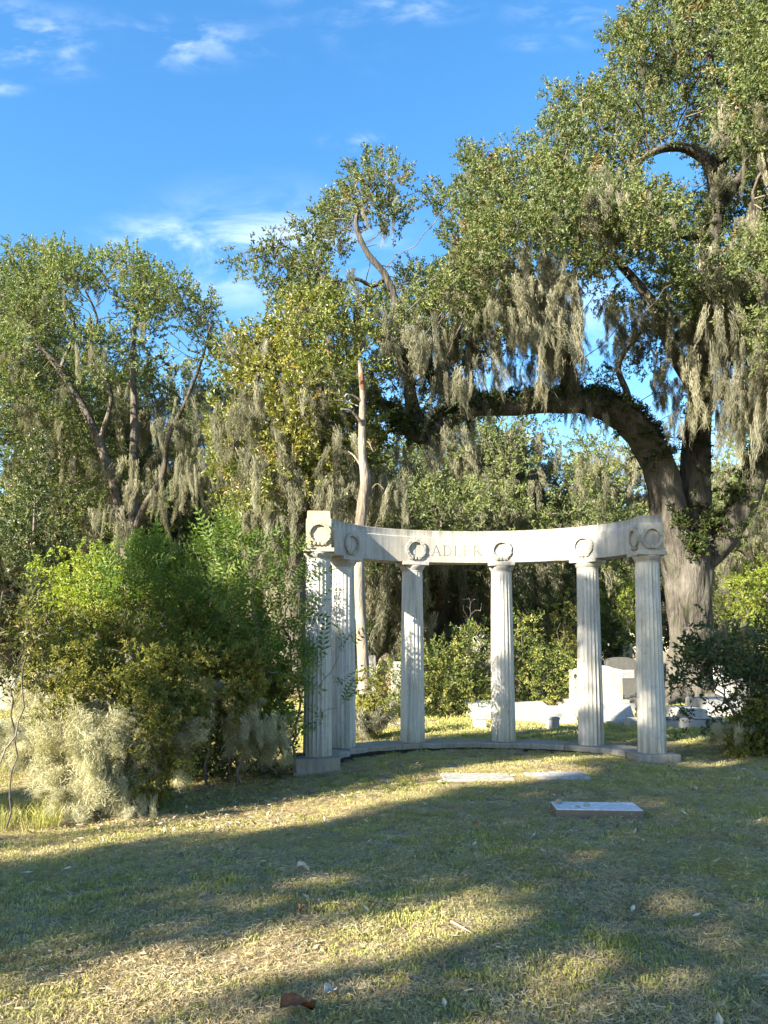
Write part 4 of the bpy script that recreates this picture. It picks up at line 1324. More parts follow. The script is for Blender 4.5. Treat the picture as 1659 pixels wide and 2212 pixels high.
mc = curtain([(780, 1000, 640, 800, 18.5, 22, 240, .6, 1.8), (1000, 1240, 620, 790, 18.5, 23, 330, .6, 1.9), (880, 1230, 740, 850, 20, 22, 120, .5, 1.5), (1040, 1240, 560, 660, 18, 21, 160, .6, 1.3),
              (1560, 1680, 560, 860, 18.5, 21, 260, .9, 2.4), (1480, 1560, 640, 850, 20, 23, 110, .6, 1.6), (1300, 1420, 640, 720, 21, 23, 100, .6, 1.4), (1280, 1340, 360, 460, 17.5, 20, 60, .8, 1.6), (1330, 1420, 420, 520, 19, 22, 60, .6, 1.3),
              (740, 770, 560, 620, 20.5, 21.5, 26, .7, 1.4), (810, 835, 430, 480, 20.5, 21.5, 24, .7, 1.5), (900, 1340, 885, 900, 20.5, 22, 40, .3, .9), (840, 960, 900, 945, 19.8, 20.6, 46, .5, 1.5), (1560, 1680, 200, 500, 19, 24, 90, .5, 1.3), (1420, 1500, 770, 900, 20.5, 23, 60, .5, 1.2), (1590, 1659, 800, 930, 20, 21.5, 60, .8, 1.8)], 9)
oak = tree('live_oak', 'great live oak with a long arching limb and hanging moss, behind the right columns', 'tree', ob, oak_limbs, CC, RR, 'oak', 150, 1.15, 'bark_oak', 'bark_branch', .42, .5, 7, .013, 1300, (.2, .8), 'moss', 1, .55, None, .8, crown_gaps, mc, .5)
# resurrection fern along the top of the limbs
g = np.random.default_rng(21)
FP, FD = [], []
for path, lo, hi, n in ((oak_limbs[1], 4, 14, 900), (oak_limbs[6], 2, 6, 90), (oak_limbs[10], 2, 5, 160), (oak_limbs[2], 0, 3, 70), (oak_limbs[3], 0, 3, 80), (oak_limbs[6], 8, 10, 110)):
    a = np.array(path, float); Q = catmull(at(a[:, 0], a[:, 1], a[:, 2]), 12); rr = catmull(a[:, 3:4].repeat(3, 1), 12)[:, 0]
    i = g.integers(lo * 12, min(hi * 12, len(Q) - 1), n)
    T = Q[np.minimum(i + 1, len(Q) - 1)] - Q[i]; T /= np.linalg.norm(T, axis=1, keepdims=True) + 1e-9
    d = g.normal(0, .75, (n, 3)) + np.array([-.1, -.45, .75]); d -= T * (d * T).sum(1, keepdims=True); d /= np.linalg.norm(d, axis=1, keepdims=True)
    FP.append(Q[i] + d * rr[i][:, None] * .95); FD.append(d + g.normal(0, .5, d.shape))
# clumps of fern on the trunk face
for px, py, n, s in ((1503, 1170, 80, .22), (1470, 1120, 24, .13), (1530, 1120, 40, .18), (1590, 1060, 50, .2)):
    p = at(px, py, OY - .72) + g.normal(0, 1, (n, 3)) * np.array([s, .08, s * 1.2]); FP.append(p); FD.append(g.normal(0, .6, (n, 3)) + np.array([-.2, -.8, -.3]))
scatter('fern', 'fern', np.vstack(FP), dir_euler(np.vstack(FD)), g.uniform(.8, 1.7, sum(map(len, FP))), oak)

# --- yellowing laurel tree left of centre, hung with moss
LY = 20.0
lp = [(600, 655), (650, 640), (720, 636), (790, 660), (800, 720), (830, 790), (800, 870), (825, 930), (800, 1010), (780, 1090), (700, 1080), (650, 1120), (590, 1190), (520, 1190), (480, 1110), (470, 1000), (468, 900), (490, 830), (478, 770), (500, 725), (560, 715), (592, 690)]
C2, R2 = clumps_in(lp, LY, 3.0, .85, 95, .62, [(850, 850, 30)], 170, 5)
lb = at(640, 1470, LY); lb[2] = gz(lb[0], lb[1])
ll = [[(640, 1482, LY, .34), (640, 1380, LY, .30), (637, 1230, LY, .27), (645, 1130, LY, .25), (668, 1060, LY, .2), (690, 960, LY, .15), (684, 880, LY - .2, .10), (672, 815, LY - .3, .08), (676, 760, LY - .3, .06), (660, 690, LY - .3, .03)],
      [(640, 1150, LY, .2), (610, 1060, LY - .5, .15), (570, 980, LY - 1, .10), (545, 890, LY - 1, .07), (560, 800, LY - 1, .04)],
      [(690, 960, LY, .10), (720, 880, LY, .08), (760, 800, LY, .06), (780, 720, LY, .03)],
      [(672, 815, LY - .3, .05), (700, 760, LY - .5, .04), (760, 745, LY - .7, .02)]]
mc2 = curtain([(520, 640, 880, 1080, 17.3, 20, 80, .5, 1.7), (640, 760, 930, 1080, 17.3, 20, 80, .5, 1.6), (600, 720, 780, 900, 17.5, 20, 45, .5, 1.4), (500, 560, 840, 900, 18, 19, 40, .6, 1.6), (560, 650, 1080, 1150, 18, 20, 90, .6, 1.6), (500, 560, 730, 770, 18.5, 19.5, 26, .3, .8), (760, 830, 980, 1060, 18.5, 21, 60, .8, 1.6)], 12)
tree('laurel_tree', 'yellow green broadleaf tree wrapped in moss, left of the pale dead trunk', 'tree', lb, ll, C2, R2, 'laurel', 190, 1.15, 'bark_grey', 'bark_branch', .36, .42, 8, .011, 420, (.2, .9), 'moss', 5, .5, None, .85, crown_gaps, mc2)

# --- bleached dead trunk
SY = 17.2
sb = at(786, 1470, SY); sb[2] = gz(sb[0], sb[1])
snag = empty('dead_trunk', tuple(map(float, sb)))
tag(snag, 'pale bleached dead trunk with a broken top and branch stubs, behind the second column', 'dead tree')
tb = Tubes()
limb(tb, [(787, 1500, SY, .15), (785, 1440, SY, .130), (781, 1350, SY, .122), (776, 1260, SY, .12), (776, 1180, SY, .12), (783, 1090, SY, .115), (789, 1040, SY, .12), (783, 985, SY, .092), (783, 900, SY, .08), (784, 850, SY, .074), (779, 800, SY, .06), (775, 775, SY, .025)], 8, 12, .10, 2)
tb.build('trunk', M['bark_snag'], snag)
for pts in ([(784, 870, SY, .035), (768, 858, SY - .1, .028), (750, 852, SY - .2, .022), (745, 858, SY - .2, .015)], [(784, 925, SY, .05), (775, 905, SY - .15, .04), (757, 888, SY - .3, .03), (736, 884, SY - .4, .02)], [(785, 970, SY, .03), (795, 955, SY, .02), (806, 975, SY, .012)], [(782, 1010, SY, .03), (765, 985, SY, .025), (752, 975, SY, .012)], [(781, 880, SY, .012), (740, 865, SY + .2, .008), (700, 868, SY + .2, .005)], [(800, 1060, SY, .02), (815, 1045, SY, .012), (832, 1060, SY, .007)]):
    t2 = Tubes(); limb(t2, pts, 5, 7, .08, 3); t2.build('branch_stub', M['bark_snag'], snag)
t2 = Tubes(); limb(t2, [(783.5, 842, SY - .03, .056), (782.5, 825, SY - .035, .058), (781, 806, SY - .03, .045)], 5, 9, .12, 3); t2.build('torn_bark_patch', M['wood_raw'], snag)

# --- tall forked oaks on the left
FY = 33.0
fp_ = [(-160, 620), (-60, 560), (0, 560), (45, 518), (110, 528), (170, 545), (230, 560), (285, 535), (330, 580), (395, 590), (400, 640), (450, 640), (478, 690), (470, 770), (440, 860), (420, 960), (400, 1060), (330, 1100), (220, 1120), (120, 1060), (40, 1010), (-60, 1000), (-160, 900)]
fh = [(110, 760, 26), (235, 660, 20), (370, 740, 24), (60, 930, 24), (235, 920, 22), (330, 890, 26), (160, 690, 16), (430, 800, 20), (300, 1000, 30), (120, 1000, 22), (360, 830, 18)]
C3, R3 = clumps_in(fp_, FY, 5.5, 1.15, 150, .64, fh, 200, 7)
fb = at(277, 1450, FY); fb[2] = 0
fl = [[(280, 1475, FY, 0.370), (277, 1350, FY, 0.311), (274, 1200, FY, 0.281), (262, 1120, FY, 0.237), (240, 1030, FY, 0.207), (215, 955, FY, 0.185), (180, 880, FY, 0.163), (130, 800, FY, 0.133), (60, 715, FY, 0.096), (20, 640, FY, 0.052)],
      [(276, 1210, FY, 0.237), (287, 1110, FY, 0.207), (289, 1000, FY + .3, 0.185), (290, 880, FY + .5, 0.148), (287, 760, FY + .5, 0.104), (300, 650, FY + .5, 0.059), (320, 590, FY + .5, 0.030)],
      [(280, 1180, FY, 0.163), (312, 1095, FY - .4, 0.148), (350, 1030, FY - .6, 0.133), (362, 950, FY - .8, 0.111), (400, 870, FY - 1, 0.089), (435, 780, FY - 1, 0.059), (455, 700, FY - 1, 0.030)],
      [(215, 955, FY, 0.111), (240, 850, FY - .5, 0.089), (190, 760, FY - .8, 0.074), (210, 690, FY - .8, 0.052), (170, 600, FY - .8, 0.030)],
      [(130, 800, FY, 0.089), (160, 700, FY, 0.059), (120, 600, FY, 0.037), (80, 550, FY, 0.022)]]
for q, w in ((fl[0][3:8], 9), (fl[1][1:5], 8), (fl[2][1:5], 7)): C3, R3 = clear_front(C3, R3, q, w)
mc3 = curtain([(380, 470, 820, 980, 30, 33, 80, .8, 2.6), (230, 330, 960, 1120, 30, 33, 40, .8, 2.2), (320, 420, 940, 1100, 30, 33, 50, .8, 2.2), (40, 180, 840, 1000, 29, 32, 50, .6, 2.0)], 15)
tree('forked_oak', 'tall airy oak with a forked pale trunk and small leaves, left of the colonnade', 'tree', fb, fl, C3, R3, 'far', 74, 1.0, 'bark_grey', 'bark_branch', .6, .6, 9, .016, 420, (.4, 1.4), 'moss', 9, .5, None, .8, None, mc3, .55)

forked = bpy.data.objects['forked_oak']
# --- background oaks, copies of two built trees
def bg_oak(name, label, px, Y, h, w, seed, group, kind='back', dens=30, trunk_r=.34, nclump=60, mossn=160, lean=0, low=.30):
    g = np.random.default_rng(seed)
    p = at(px, 1500, Y); x0, y0 = float(p[0]), Y
    base = np.array([x0, y0, float(gz(x0, y0))])
    C, Rr = [], []
    while len(C) < nclump:
        q = g.uniform(-1, 1, 3)
        if (q ** 2).sum() > 1: continue
        c = base + np.array([q[0] * w, q[1] * w * .8, h * (.5 + low) / 1.0 * 0 + h * (low + (1 - low) * (.5 + .5 * q[2]))])
        C.append(c); Rr.append(g.uniform(.9, 1.7) * w / 5.5)
    C = np.array(C); Rr = np.array(Rr)
    def W(dx, dz, dy, r):   # convert to limb tuples in world: reuse limb through pixel inverse is needless here
        return (base[0] + dx, base[1] + dy, base[2] + dz, r)
    root = empty(name, tuple(map(float, base))); tag(root, label, 'tree', group)
    tb = Tubes(); S = []
    lims = [[W(0, -.2, 0, trunk_r * 1.5), W(lean * .1, h * .12, 0, trunk_r), W(lean * .5, h * .3, 0, trunk_r * .8), W(lean, h * .55, 0, trunk_r * .5), W(lean * 1.2, h * .85, 0, trunk_r * .15)]]
    for k in range(5):
        a = g.uniform(0, 6.28); z = h * g.uniform(.18, .4); L = w * g.uniform(.6, .95)
        lims.append([W(lean * .3, z, 0, trunk_r * .55), W(math.cos(a) * L * .4 + lean * .4, z + h * .06, math.sin(a) * L * .4, trunk_r * .42), W(math.cos(a) * L * .75, z + h * g.uniform(.05, .2), math.sin(a) * L * .7, trunk_r * .28), W(math.cos(a) * L, z + h * g.uniform(.15, .4), math.sin(a) * L * .9, trunk_r * .1)])
    for q, l in enumerate(lims):
        l = np.array(l); Q = catmull(l[:, :3], 7); rr = catmull(l[:, 3:4].repeat(3, 1), 7)[:, 0]
        tb.add(Q, np.maximum(rr, .02), 9, True, .1, q); S.append(Q)
    S = np.vstack(S)
    tb.build('trunk', M['bark_grey'], root)
    A = np.vstack([ball(c, r * .8, 4, g, .5, .8)[0] for c, r in zip(C, Rr)])
    P, par = grow(S, A, .8, .8, 50, .22, .03)
    bt = Tubes(); branch_tubes(bt, P, par, len(S), .02, 2.25, .16); bt.build('branches', M['bark_branch'], root)['kind'] = 'stuff'
    LP, LD = crown_leaves(C, Rr, dens, g, .5, .8)
    scatter('crown', kind, LP, dir_euler(LD), g.uniform(.8, 1.3, len(LP)), root)
    i = g.choice(len(C), mossn)
    d = g.normal(0, 1, (mossn, 3)); d /= np.linalg.norm(d, axis=1, keepdims=True); d[:, 2] = -np.abs(d[:, 2])
    MP = C[i] + d * Rr[i][:, None] * .8; ML = g.uniform(1.0, 2.8, mossn)
    scatter('spanish_moss', 'moss', MP, hang_euler(mossn, g), np.stack([ML ** .5 * 1.6, ML ** .5 * 1.6, ML], 1), root)
    return root
def copy_tree(src, label, px, Y, rz=0, s=1.0):
    p = at(px, 1500, Y)
    r = src.copy(); COL.objects.link(r)
    for ch in src.children:
        c = ch.copy(); COL.objects.link(c); c.parent = r; c.matrix_parent_inverse = ch.matrix_parent_inverse.copy()
    r.location = (float(p[0]), Y, float(gz(p[0], Y))); r.rotation_euler = (0, 0, rz); r.scale = (s, s, s)
    r['label'] = label
    return r
GB = 'mossy oaks behind the graves'
bgA = bg_oak('background_oak', 'mossy oak seen under the arching limb, right of its middle', 1130, 46, 15.5, 6.0, 41, GB, 'back', 22, .42, 60, 520)
bgB = bg_oak('background_oak', 'mossy oak low behind the lintel, left of the letters', 930, 36, 10.0, 5.5, 42, GB, 'back', 24, .42, 55, 420, .5, .22)
copy_tree(forked, 'second tall airy oak behind the forked oak, at the left edge', 60, 48, 2.2, 1.08)
copy_tree(forked, 'third tall airy oak behind the laurel tree', 560, 52, 4.1, .9)
copy_tree(bgA, 'mossy oak behind the great oak trunk, left side', 1350, 50, 2.1, 1.0)
copy_tree(bgA, 'tall mossy oak seen under the left end of the arching limb', 985, 47, 3.6, 1.1)
copy_tree(bgA, 'mossy oak at the right edge beyond the great oak', 1720, 44, 4.0, .95)
copy_tree(bgB, 'mossy oak behind the shrubs, left of the laurel tree', 430, 43, 1.2, 1.1)
copy_tree(bgB, 'low mossy oak at the far left edge', 20, 38, 3.4, 1.1)
copy_tree(bgA, 'tall mossy oak between the forked oak and the laurel tree', 540, 58, 5.0, 1.0)
copy_tree(bgB, 'low mossy oak behind the dead trunk', 740, 30, 4.4, .95)
copy_tree(bgB, 'low mossy oak behind the fourth and fifth columns', 1180, 40, 5.3, .95)
copy_tree(bgA, 'tall mossy oak filling the gap right of the forked trunk', 395, 44, 3.1, 1.2)
copy_tree(bgA, 'tall mossy oak straight behind the forked trunk', 215, 50, 1.4, 1.22)
copy_tree(bgA, 'mossy oak far left behind the forked oak', 130, 60, .6, 1.0)
copy_tree(bgB, 'low mossy oak right of the great oak trunk', 1610, 50, 2.6, 1.0)

# --- far wood closing the view
g = np.random.default_rng(77)
n = 9000
ang = g.uniform(-.62, .72, n); dist = g.uniform(58, 84, n)
hz = 13.5 + 2.5 * np.exp(-((ang - .14) / .14) ** 2) + 2.6 * np.sin(ang * 17) + 1.6 * np.sin(ang * 41 + 1)
zz = g.uniform(.1, 1, n) ** .8 * hz
WP = np.stack([np.sin(ang) * dist, np.cos(ang) * dist, zz], 1)
far = scatter('far_wood', 'back', WP, dir_euler(g.normal(0, .8, (n, 3)) + np.array([0, 0, .6])), g.uniform(2.6, 4.4, n))
tag(far, 'far wooded edge of the cemetery seen between the nearer trees', None, None, 'stuff')

# --- junipers and dark evergreens behind the columns
def conifer(label, px, Y, pytop, pybot, wpx, seed, kind='juniper', dens=90, name='juniper', group='dark junipers behind the columns', sc=1.0):
    g = np.random.default_rng(seed)
    p = at(px, 1500, Y); base = np.array([float(p[0]), Y, float(gz(p[0], Y))])
    zt = zat(pytop, Y); zb = max(zat(pybot, Y), .15); w = m_of(wpx, Y) / 2
    C, Rr = [], []
    for k in range(46):
        t = g.uniform(0, 1); r = w * (1 - t) ** .7 * (.7 + .3 * math.sin(t * 9 + seed))
        a = g.uniform(0, 6.28); q = math.sqrt(g.uniform(0, 1))
        C.append(base + np.array([math.cos(a) * r * q, math.sin(a) * r * q, zb - base[2] + (zt - zb) * t])); Rr.append(max(.16, .42 * w * (1.1 - .6 * t)))
    C = np.array(C); Rr = np.array(Rr)
    root = empty(name, tuple(map(float, base))); tag(root, label, 'tree', group)
    tb = Tubes(); S = np.stack([base + np.array([0, 0, z]) for z in np.linspace(-.1, (zt - base[2]) * .9, 14)])
    tb.add(S, np.linspace(.11, .02, 14), 8, True, .1, seed); tb.build('trunk', M['bark_branch'], root)
    A = np.vstack([ball(c, r * .8, 3, g, .5, 1)[0] for c, r in zip(C, Rr)])
    P, par = grow(S, A, .3, .3, 40, .15, .05); bt = Tubes(); branch_tubes(bt, P, par, len(S), .008, 2.3, .05); bt.build('branches', M['bark_branch'], root)['kind'] = 'stuff'
    LP, LD = crown_leaves(C, Rr, dens / max(.2, w) , g, .5, 1.1, .9, .5)
    scatter('crown', kind, LP, dir_euler(LD), g.uniform(.9, 1.5, len(LP)) * sc, root)
conifer('dark upright juniper above the right end of the lintel', 1222, 30, 1085, 1350, 75, 51)
conifer('dark ragged juniper between the fifth and sixth columns', 1325, 25, 1285, 1440, 80, 52)
conifer('dark narrow evergreen left of the fifth column', 1245, 29, 1190, 1440, 60, 53)
conifer('dark evergreen beyond the third column gap', 850, 29, 1330, 1470, 110, 54, 'darkbig', 50, 'evergreen', None, .6)
conifer('dark broad evergreen at the far left behind the bushes', 60, 24, 960, 1250, 190, 55, 'darkbig', 55, 'evergreen', None, .75)
conifer('dark evergreen behind the fourth column', 1120, 30, 1210, 1470, 120, 56, 'darkbig', 50, 'evergreen', None, .6)

# ------------------------------------------------------------------ shrubs
def shrub(name, label, Y, poly, kind, dens, n, r, half, seed, stems, leaf_scale=1.0, holes=(), sep=.55, dmax=70, moss=None, stem_mat='stem', up=.5, D=.13, dk=.16, natt=7, r0=.004, group=None, keep=None, flat=.85, moss_kind='mossbush', pw=.45, rnd=.75, extra=None, rmax=.035, tangles=None):
    g = np.random.default_rng(seed)
    C, Rr = clumps_in(poly, Y, half, r, n, sep, holes, dmax, seed)
    if extra is not None:
        C = np.vstack([C, extra[0]]); Rr = np.concatenate([Rr, extra[1]])
    C[:, 2] = np.maximum(C[:, 2], gz(C[:, 0], C[:, 1]) + .08)
    b = np.array([at(px, 1500, YY) for px, YY in stems]); b[:, 2] = gz(b[:, 0], b[:, 1])
    base = b.mean(0)
    root = empty(name, (float(base[0]), float(base[1]), float(gz(base[0], base[1]))))
    tag(root, label, 'shrub', group)
    S = np.vstack([np.stack([q + np.array([0, 0, z]) for z in (-.03, .05, .12)]) for q in b])
    A = np.vstack([ball(c, rr * .9, natt, g, .5, flat)[0] for c, rr in zip(C, Rr)])
    P, par = grow(S, A, D, dk, 90, .25, .02)
    bt = Tubes(); branch_tubes(bt, P, par, len(S), r0, 2.2, rmax); bt.build('stems', M[stem_mat], root)['kind'] = 'stuff'
    LP, LD = crown_leaves(C, Rr, dens, g, pw, flat, up, rnd, keep)
    scatter('foliage', kind, LP, dir_euler(LD), leaf_scale * g.uniform(.75, 1.25, len(LP)), root)
    if moss is not None:
        MP, ML = moss
        ML = np.minimum(ML, np.maximum((MP[:, 2] - gz(MP[:, 0], MP[:, 1])) * 2.0, .15))
        wd = g.uniform(.7, 1.5, len(ML))
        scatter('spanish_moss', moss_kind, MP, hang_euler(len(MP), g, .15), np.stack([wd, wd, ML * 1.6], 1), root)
    if tangles is not None:
        scatter('moss_tangle', 'tangle', tangles, g.uniform(0, 6.28, (len(tangles), 3)), g.uniform(.7, 1.5, len(tangles)), root)
    return root
def tangle_pts(regions, seed):
    return curtain([(*q, .1, .2) for q in regions], seed)[0]
# moss-draped azalea in front on the left
mz = curtain([(70, 190, 1490, 1620, 8.2, 8.8, 170, .3, .8), (180, 280, 1560, 1690, 8.1, 8.7, 190, .3, .8), (30, 110, 1560, 1640, 8.3, 8.9, 70, .25, .6), (280, 420, 1500, 1620, 8.5, 9.2, 70, .25, .6), (110, 240, 1640, 1720, 8.1, 8.6, 70, .25, .5)], 31)
tz = tangle_pts([(80, 200, 1520, 1640, 8.1, 8.8, 130), (190, 280, 1570, 1730, 8.1, 8.7, 130), (300, 420, 1490, 1600, 8.5, 9.2, 40), (120, 280, 1690, 1760, 8.2, 8.7, 36), (30, 100, 1560, 1640, 8.3, 8.9, 36)], 32)
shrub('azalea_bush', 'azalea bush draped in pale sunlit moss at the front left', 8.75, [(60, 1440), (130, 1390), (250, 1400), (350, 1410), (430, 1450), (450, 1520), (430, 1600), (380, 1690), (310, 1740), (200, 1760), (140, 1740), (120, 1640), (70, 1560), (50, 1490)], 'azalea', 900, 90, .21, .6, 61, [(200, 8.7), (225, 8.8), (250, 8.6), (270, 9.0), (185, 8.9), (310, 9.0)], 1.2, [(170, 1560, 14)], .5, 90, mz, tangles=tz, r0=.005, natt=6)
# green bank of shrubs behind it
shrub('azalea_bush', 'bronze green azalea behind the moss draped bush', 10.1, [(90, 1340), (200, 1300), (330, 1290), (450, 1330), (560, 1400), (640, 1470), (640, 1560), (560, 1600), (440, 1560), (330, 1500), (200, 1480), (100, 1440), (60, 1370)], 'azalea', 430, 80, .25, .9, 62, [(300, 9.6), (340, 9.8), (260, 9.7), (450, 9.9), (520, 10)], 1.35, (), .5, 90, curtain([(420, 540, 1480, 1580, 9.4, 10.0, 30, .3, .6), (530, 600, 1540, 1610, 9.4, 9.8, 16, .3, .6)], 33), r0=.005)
# feathery compound-leaved shrubs
shrub('feathery_shrub', 'tall feathery green shrub with compound leaves left of the colonnade', 10.6, [(380, 1240), (440, 1180), (520, 1155), (580, 1180), (640, 1170), (640, 1250), (632, 1330), (640, 1400), (648, 1470), (640, 1540), (600, 1590), (560, 1600), (520, 1600), (450, 1540), (400, 1440), (370, 1330)], 'pinnate', 190, 120, .28, .9, 63, [(540, 10.6), (570, 10.7), (600, 10.5), (500, 10.7), (640, 10.4)], 1.2, [(575, 1270, 16), (545, 1330, 12)], .5, 90, None, up=.7, natt=5, pw=.5, keep=lambda P: np.hypot(P[:, 0] + .94, P[:, 1] - 11.28) > .33,
      extra=(at(np.array([690, 738, 715, 735, 655, 700]), np.array([1420, 1400, 1480, 1525, 1320, 1560]), np.array([10.8, 10.9, 10.8, 10.9, 10.6, 10.8])), np.array([.10, .12, .12, .12, .14, .10])))
shrub('feathery_shrub', 'feathery green shrub in front of the sunlit rounded bush', 10.2, [(262, 1340), (262, 1240), (295, 1185), (345, 1210), (400, 1260), (420, 1340), (380, 1400), (300, 1420), (240, 1390)], 'pinnate', 190, 66, .28, .8, 64, [(270, 10.2), (300, 10.3), (240, 10.2)], 1.2, (), .5, 80, None, up=.7, natt=5, pw=.5)
shrub('evergreen_shrub', 'dark leafy shrub low beside the left plinth', 11.2, [(340, 1540), (400, 1480), (480, 1440), (560, 1450), (610, 1480), (620, 1560), (625, 1680), (560, 1700), (450, 1715), (350, 1720)], 'dark', 330, 95, .25, .6, 65, [(520, 11.2), (560, 11.3), (480, 11.2), (590, 11.2)], 1.2, (), .5, 80, curtain([(535, 570, 1570, 1620, 9.9, 10.2, 40, .3, .6), (570, 610, 1500, 1580, 10.4, 10.8, 14, .3, .5)], 35))
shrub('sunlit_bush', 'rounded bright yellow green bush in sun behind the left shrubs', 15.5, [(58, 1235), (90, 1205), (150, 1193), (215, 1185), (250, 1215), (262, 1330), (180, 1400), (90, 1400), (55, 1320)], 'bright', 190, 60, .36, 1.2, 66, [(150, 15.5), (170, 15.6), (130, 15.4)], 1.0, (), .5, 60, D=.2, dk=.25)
shrub('sapling', 'thin stemmed bronze leaved sapling at the left edge', 7.0, [(-60, 1330), (0, 1260), (60, 1235), (130, 1290), (150, 1350), (100, 1400), (60, 1440), (0, 1480), (-60, 1480)], 'brown', 230, 40, .20, .5, 67, [(10, 7.0), (25, 7.1), (-10, 7.0), (-30, 7.1)], 1.0, (), .5, 60, curtain([(-10, 40, 1540, 1600, 7.0, 7.3, 12, .2, .4)], 36), r0=.004)
# behind the colonnade
shrub('mossy_bush', 'grey mossy bush close behind the second column', 14.8, [(770, 1470), (800, 1440), (830, 1500), (825, 1560), (800, 1600), (770, 1600)], 'azalea', 300, 22, .22, .4, 68, [(785, 14.8), (800, 14.9)], 1.4, (), .5, 30, curtain([(770, 830, 1480, 1560, 14.3, 14.9, 26, .3, .7)], 37), moss_kind='moss')
GS = 'shrubs between the columns and the graves'
shrub('leafy_bush', 'sunlit leafy bush between the second and third columns', 18.8, [(790, 1470), (820, 1440), (870, 1430), (890, 1500), (880, 1560), (800, 1565)], 'sunny', 150, 36, .36, .8, 69, [(830, 18.8), (850, 18.9)], 1.0, (), .5, 40, D=.2, dk=.25, group=GS)
shrub('leafy_bush', 'wide leafy bush sunlit on top between the third and fourth columns', 19.6, [(895, 1420), (930, 1390), (985, 1370), (1040, 1345), (1075, 1400), (1080, 1520), (1060, 1555), (900, 1560)], 'sunny', 140, 70, .42, 1.3, 70, [(950, 19.6), (980, 19.7), (1020, 19.6)], 1.05, (), .5, 60, D=.2, dk=.25, group=GS)
shrub('leafy_bush', 'tall leafy bush between the fourth and fifth columns', 20.6, [(1085, 1400), (1110, 1330), (1140, 1320), (1180, 1400), (1240, 1410), (1250, 1500), (1215, 1530), (1100, 1530)], 'sunny', 140, 70, .42, 1.3, 71, [(1130, 20.6), (1170, 20.7), (1200, 20.6)], 1.05, (), .5, 60, D=.2, dk=.25, group=GS)
shrub('leafy_bush', 'yellowish upright bush left of the fifth column', 23.0, [(1190, 1380), (1205, 1300), (1235, 1275), (1255, 1330), (1260, 1440), (1200, 1450)], 'laurel', 90, 26, .42, .8, 72, [(1225, 23), (1235, 23.1)], .8, (), .5, 40, D=.25, dk=.3, group=GS)
shrub('leafy_bush', 'bright sunlit bush beyond the dark juniper', 30.0, [(1285, 1300), (1310, 1272), (1365, 1270), (1390, 1300), (1385, 1400), (1290, 1390)], 'bright', 70, 30, .6, 1.2, 73, [(1330, 30), (1345, 30)], 1.3, (), .5, 40, D=.3, dk=.4, group=GS)
shrub('leafy_bush', 'bright sunlit shrub at the right edge behind the oak', 34.0, [(1545, 1260), (1580, 1230), (1640, 1200), (1720, 1200), (1740, 1440), (1640, 1480), (1570, 1440), (1545, 1380)], 'bright', 62, 70, .75, 2.0, 74, [(1600, 34), (1640, 34), (1680, 34)], 1.4, (), .5, 70, D=.3, dk=.4, moss=curtain([(1560, 1620, 1300, 1380, 31.8, 33, 30, .6, 1.2)], 38), moss_kind='moss', group=GS)
# right foreground bush
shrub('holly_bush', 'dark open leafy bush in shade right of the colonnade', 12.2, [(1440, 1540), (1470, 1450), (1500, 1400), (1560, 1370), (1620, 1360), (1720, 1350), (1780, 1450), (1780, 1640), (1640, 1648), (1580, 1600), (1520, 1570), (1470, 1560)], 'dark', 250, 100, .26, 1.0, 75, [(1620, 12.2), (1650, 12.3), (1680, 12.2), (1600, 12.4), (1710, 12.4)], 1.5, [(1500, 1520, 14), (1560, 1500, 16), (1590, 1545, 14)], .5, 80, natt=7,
      extra=(at(np.array([1480, 1500, 1470, 1455, 1490, 1520, 1535, 1510]), np.array([1430, 1410, 1470, 1540, 1550, 1380, 1345, 1470]), np.full(8, 12.0)), np.full(8, .13)))
shrub('azalea_bush', 'low dense azalea at the foot of the right bush', 12.0, [(1570, 1580), (1600, 1540), (1660, 1510), (1760, 1510), (1780, 1640), (1620, 1648), (1580, 1625)], 'azalea', 330, 50, .24, .7, 76, [(1630, 12.0), (1660, 12.1), (1700, 12)], 1.5, (), .5, 60, curtain([(1555, 1590, 1560, 1600, 11.7, 12, 20, .3, .5)], 39))
# bare twigs in front of the dark background
bt_ = empty('bare_shrub', tuple(map(float, at(1010, 1440, 21.0)))); bt_.location.z = 0
tag(bt_, 'leafless pale twiggy shrub left of the fourth column', 'shrub')
g = np.random.default_rng(88)
b = at(1020, 1500, 21.0); b[2] = 0
S = np.stack([b + np.array([0, 0, z]) for z in (0, .15, .3)])
A = at(g.uniform(985, 1045, 40), g.uniform(1280, 1400, 40), g.uniform(20.7, 21.4, 40))
P, par = grow(S, A, .16, .18, 60, .2, .1)
t2 = Tubes(); branch_tubes(t2, P, par, 3, .007, 2.2, .04); t2.build('stems', M['stem_pale'], bt_)['kind'] = 'stuff'

# ------------------------------------------------------------------ oaks behind and left of the camera; their crowns shade the lawn
lit = []
def lit_line(pts, r, ground=True):
    W = np.array([gp(*p[:2]) if len(p) == 2 else at(*p) for p in pts])
    Q = catmull(W, 8) if len(W) > 1 else W
    for q in Q: lit.append((q @ SU, q @ SV, r))
lit_line([(-60, 2190), (300, 2110), (600, 2062), (820, 2030), (1000, 1985)], .05)
lit_line([(-100, 2230), (150, 2205), (330, 2180)], .04)
lit_line([(740, 1900), (860, 1858)], -.10)
lit_line([(-40, 1862), (300, 1800), (560, 1758)], .08)
lit_line([(-80, 1800), (60, 1790)], .25)
lit_line([(640, 1765), (720, 1740), (900, 1700), (1110, 1655)], .22)
lit_line([(800, 1735), (960, 1690)], .16)
lit_line([(960, 1680), (1110, 1676)], .22)
lit_line([(1160, 1672), (1200, 1670)], .10)
lit_line([(1440, 1943), (1490, 1937)], -.12)
lit_line([(1500, 1655), (1640, 1650)], .0)
lit_line([(1100, 1660), (1250, 1640)], .0)
lit_line([(360, 1700), (560, 1660)], .02)
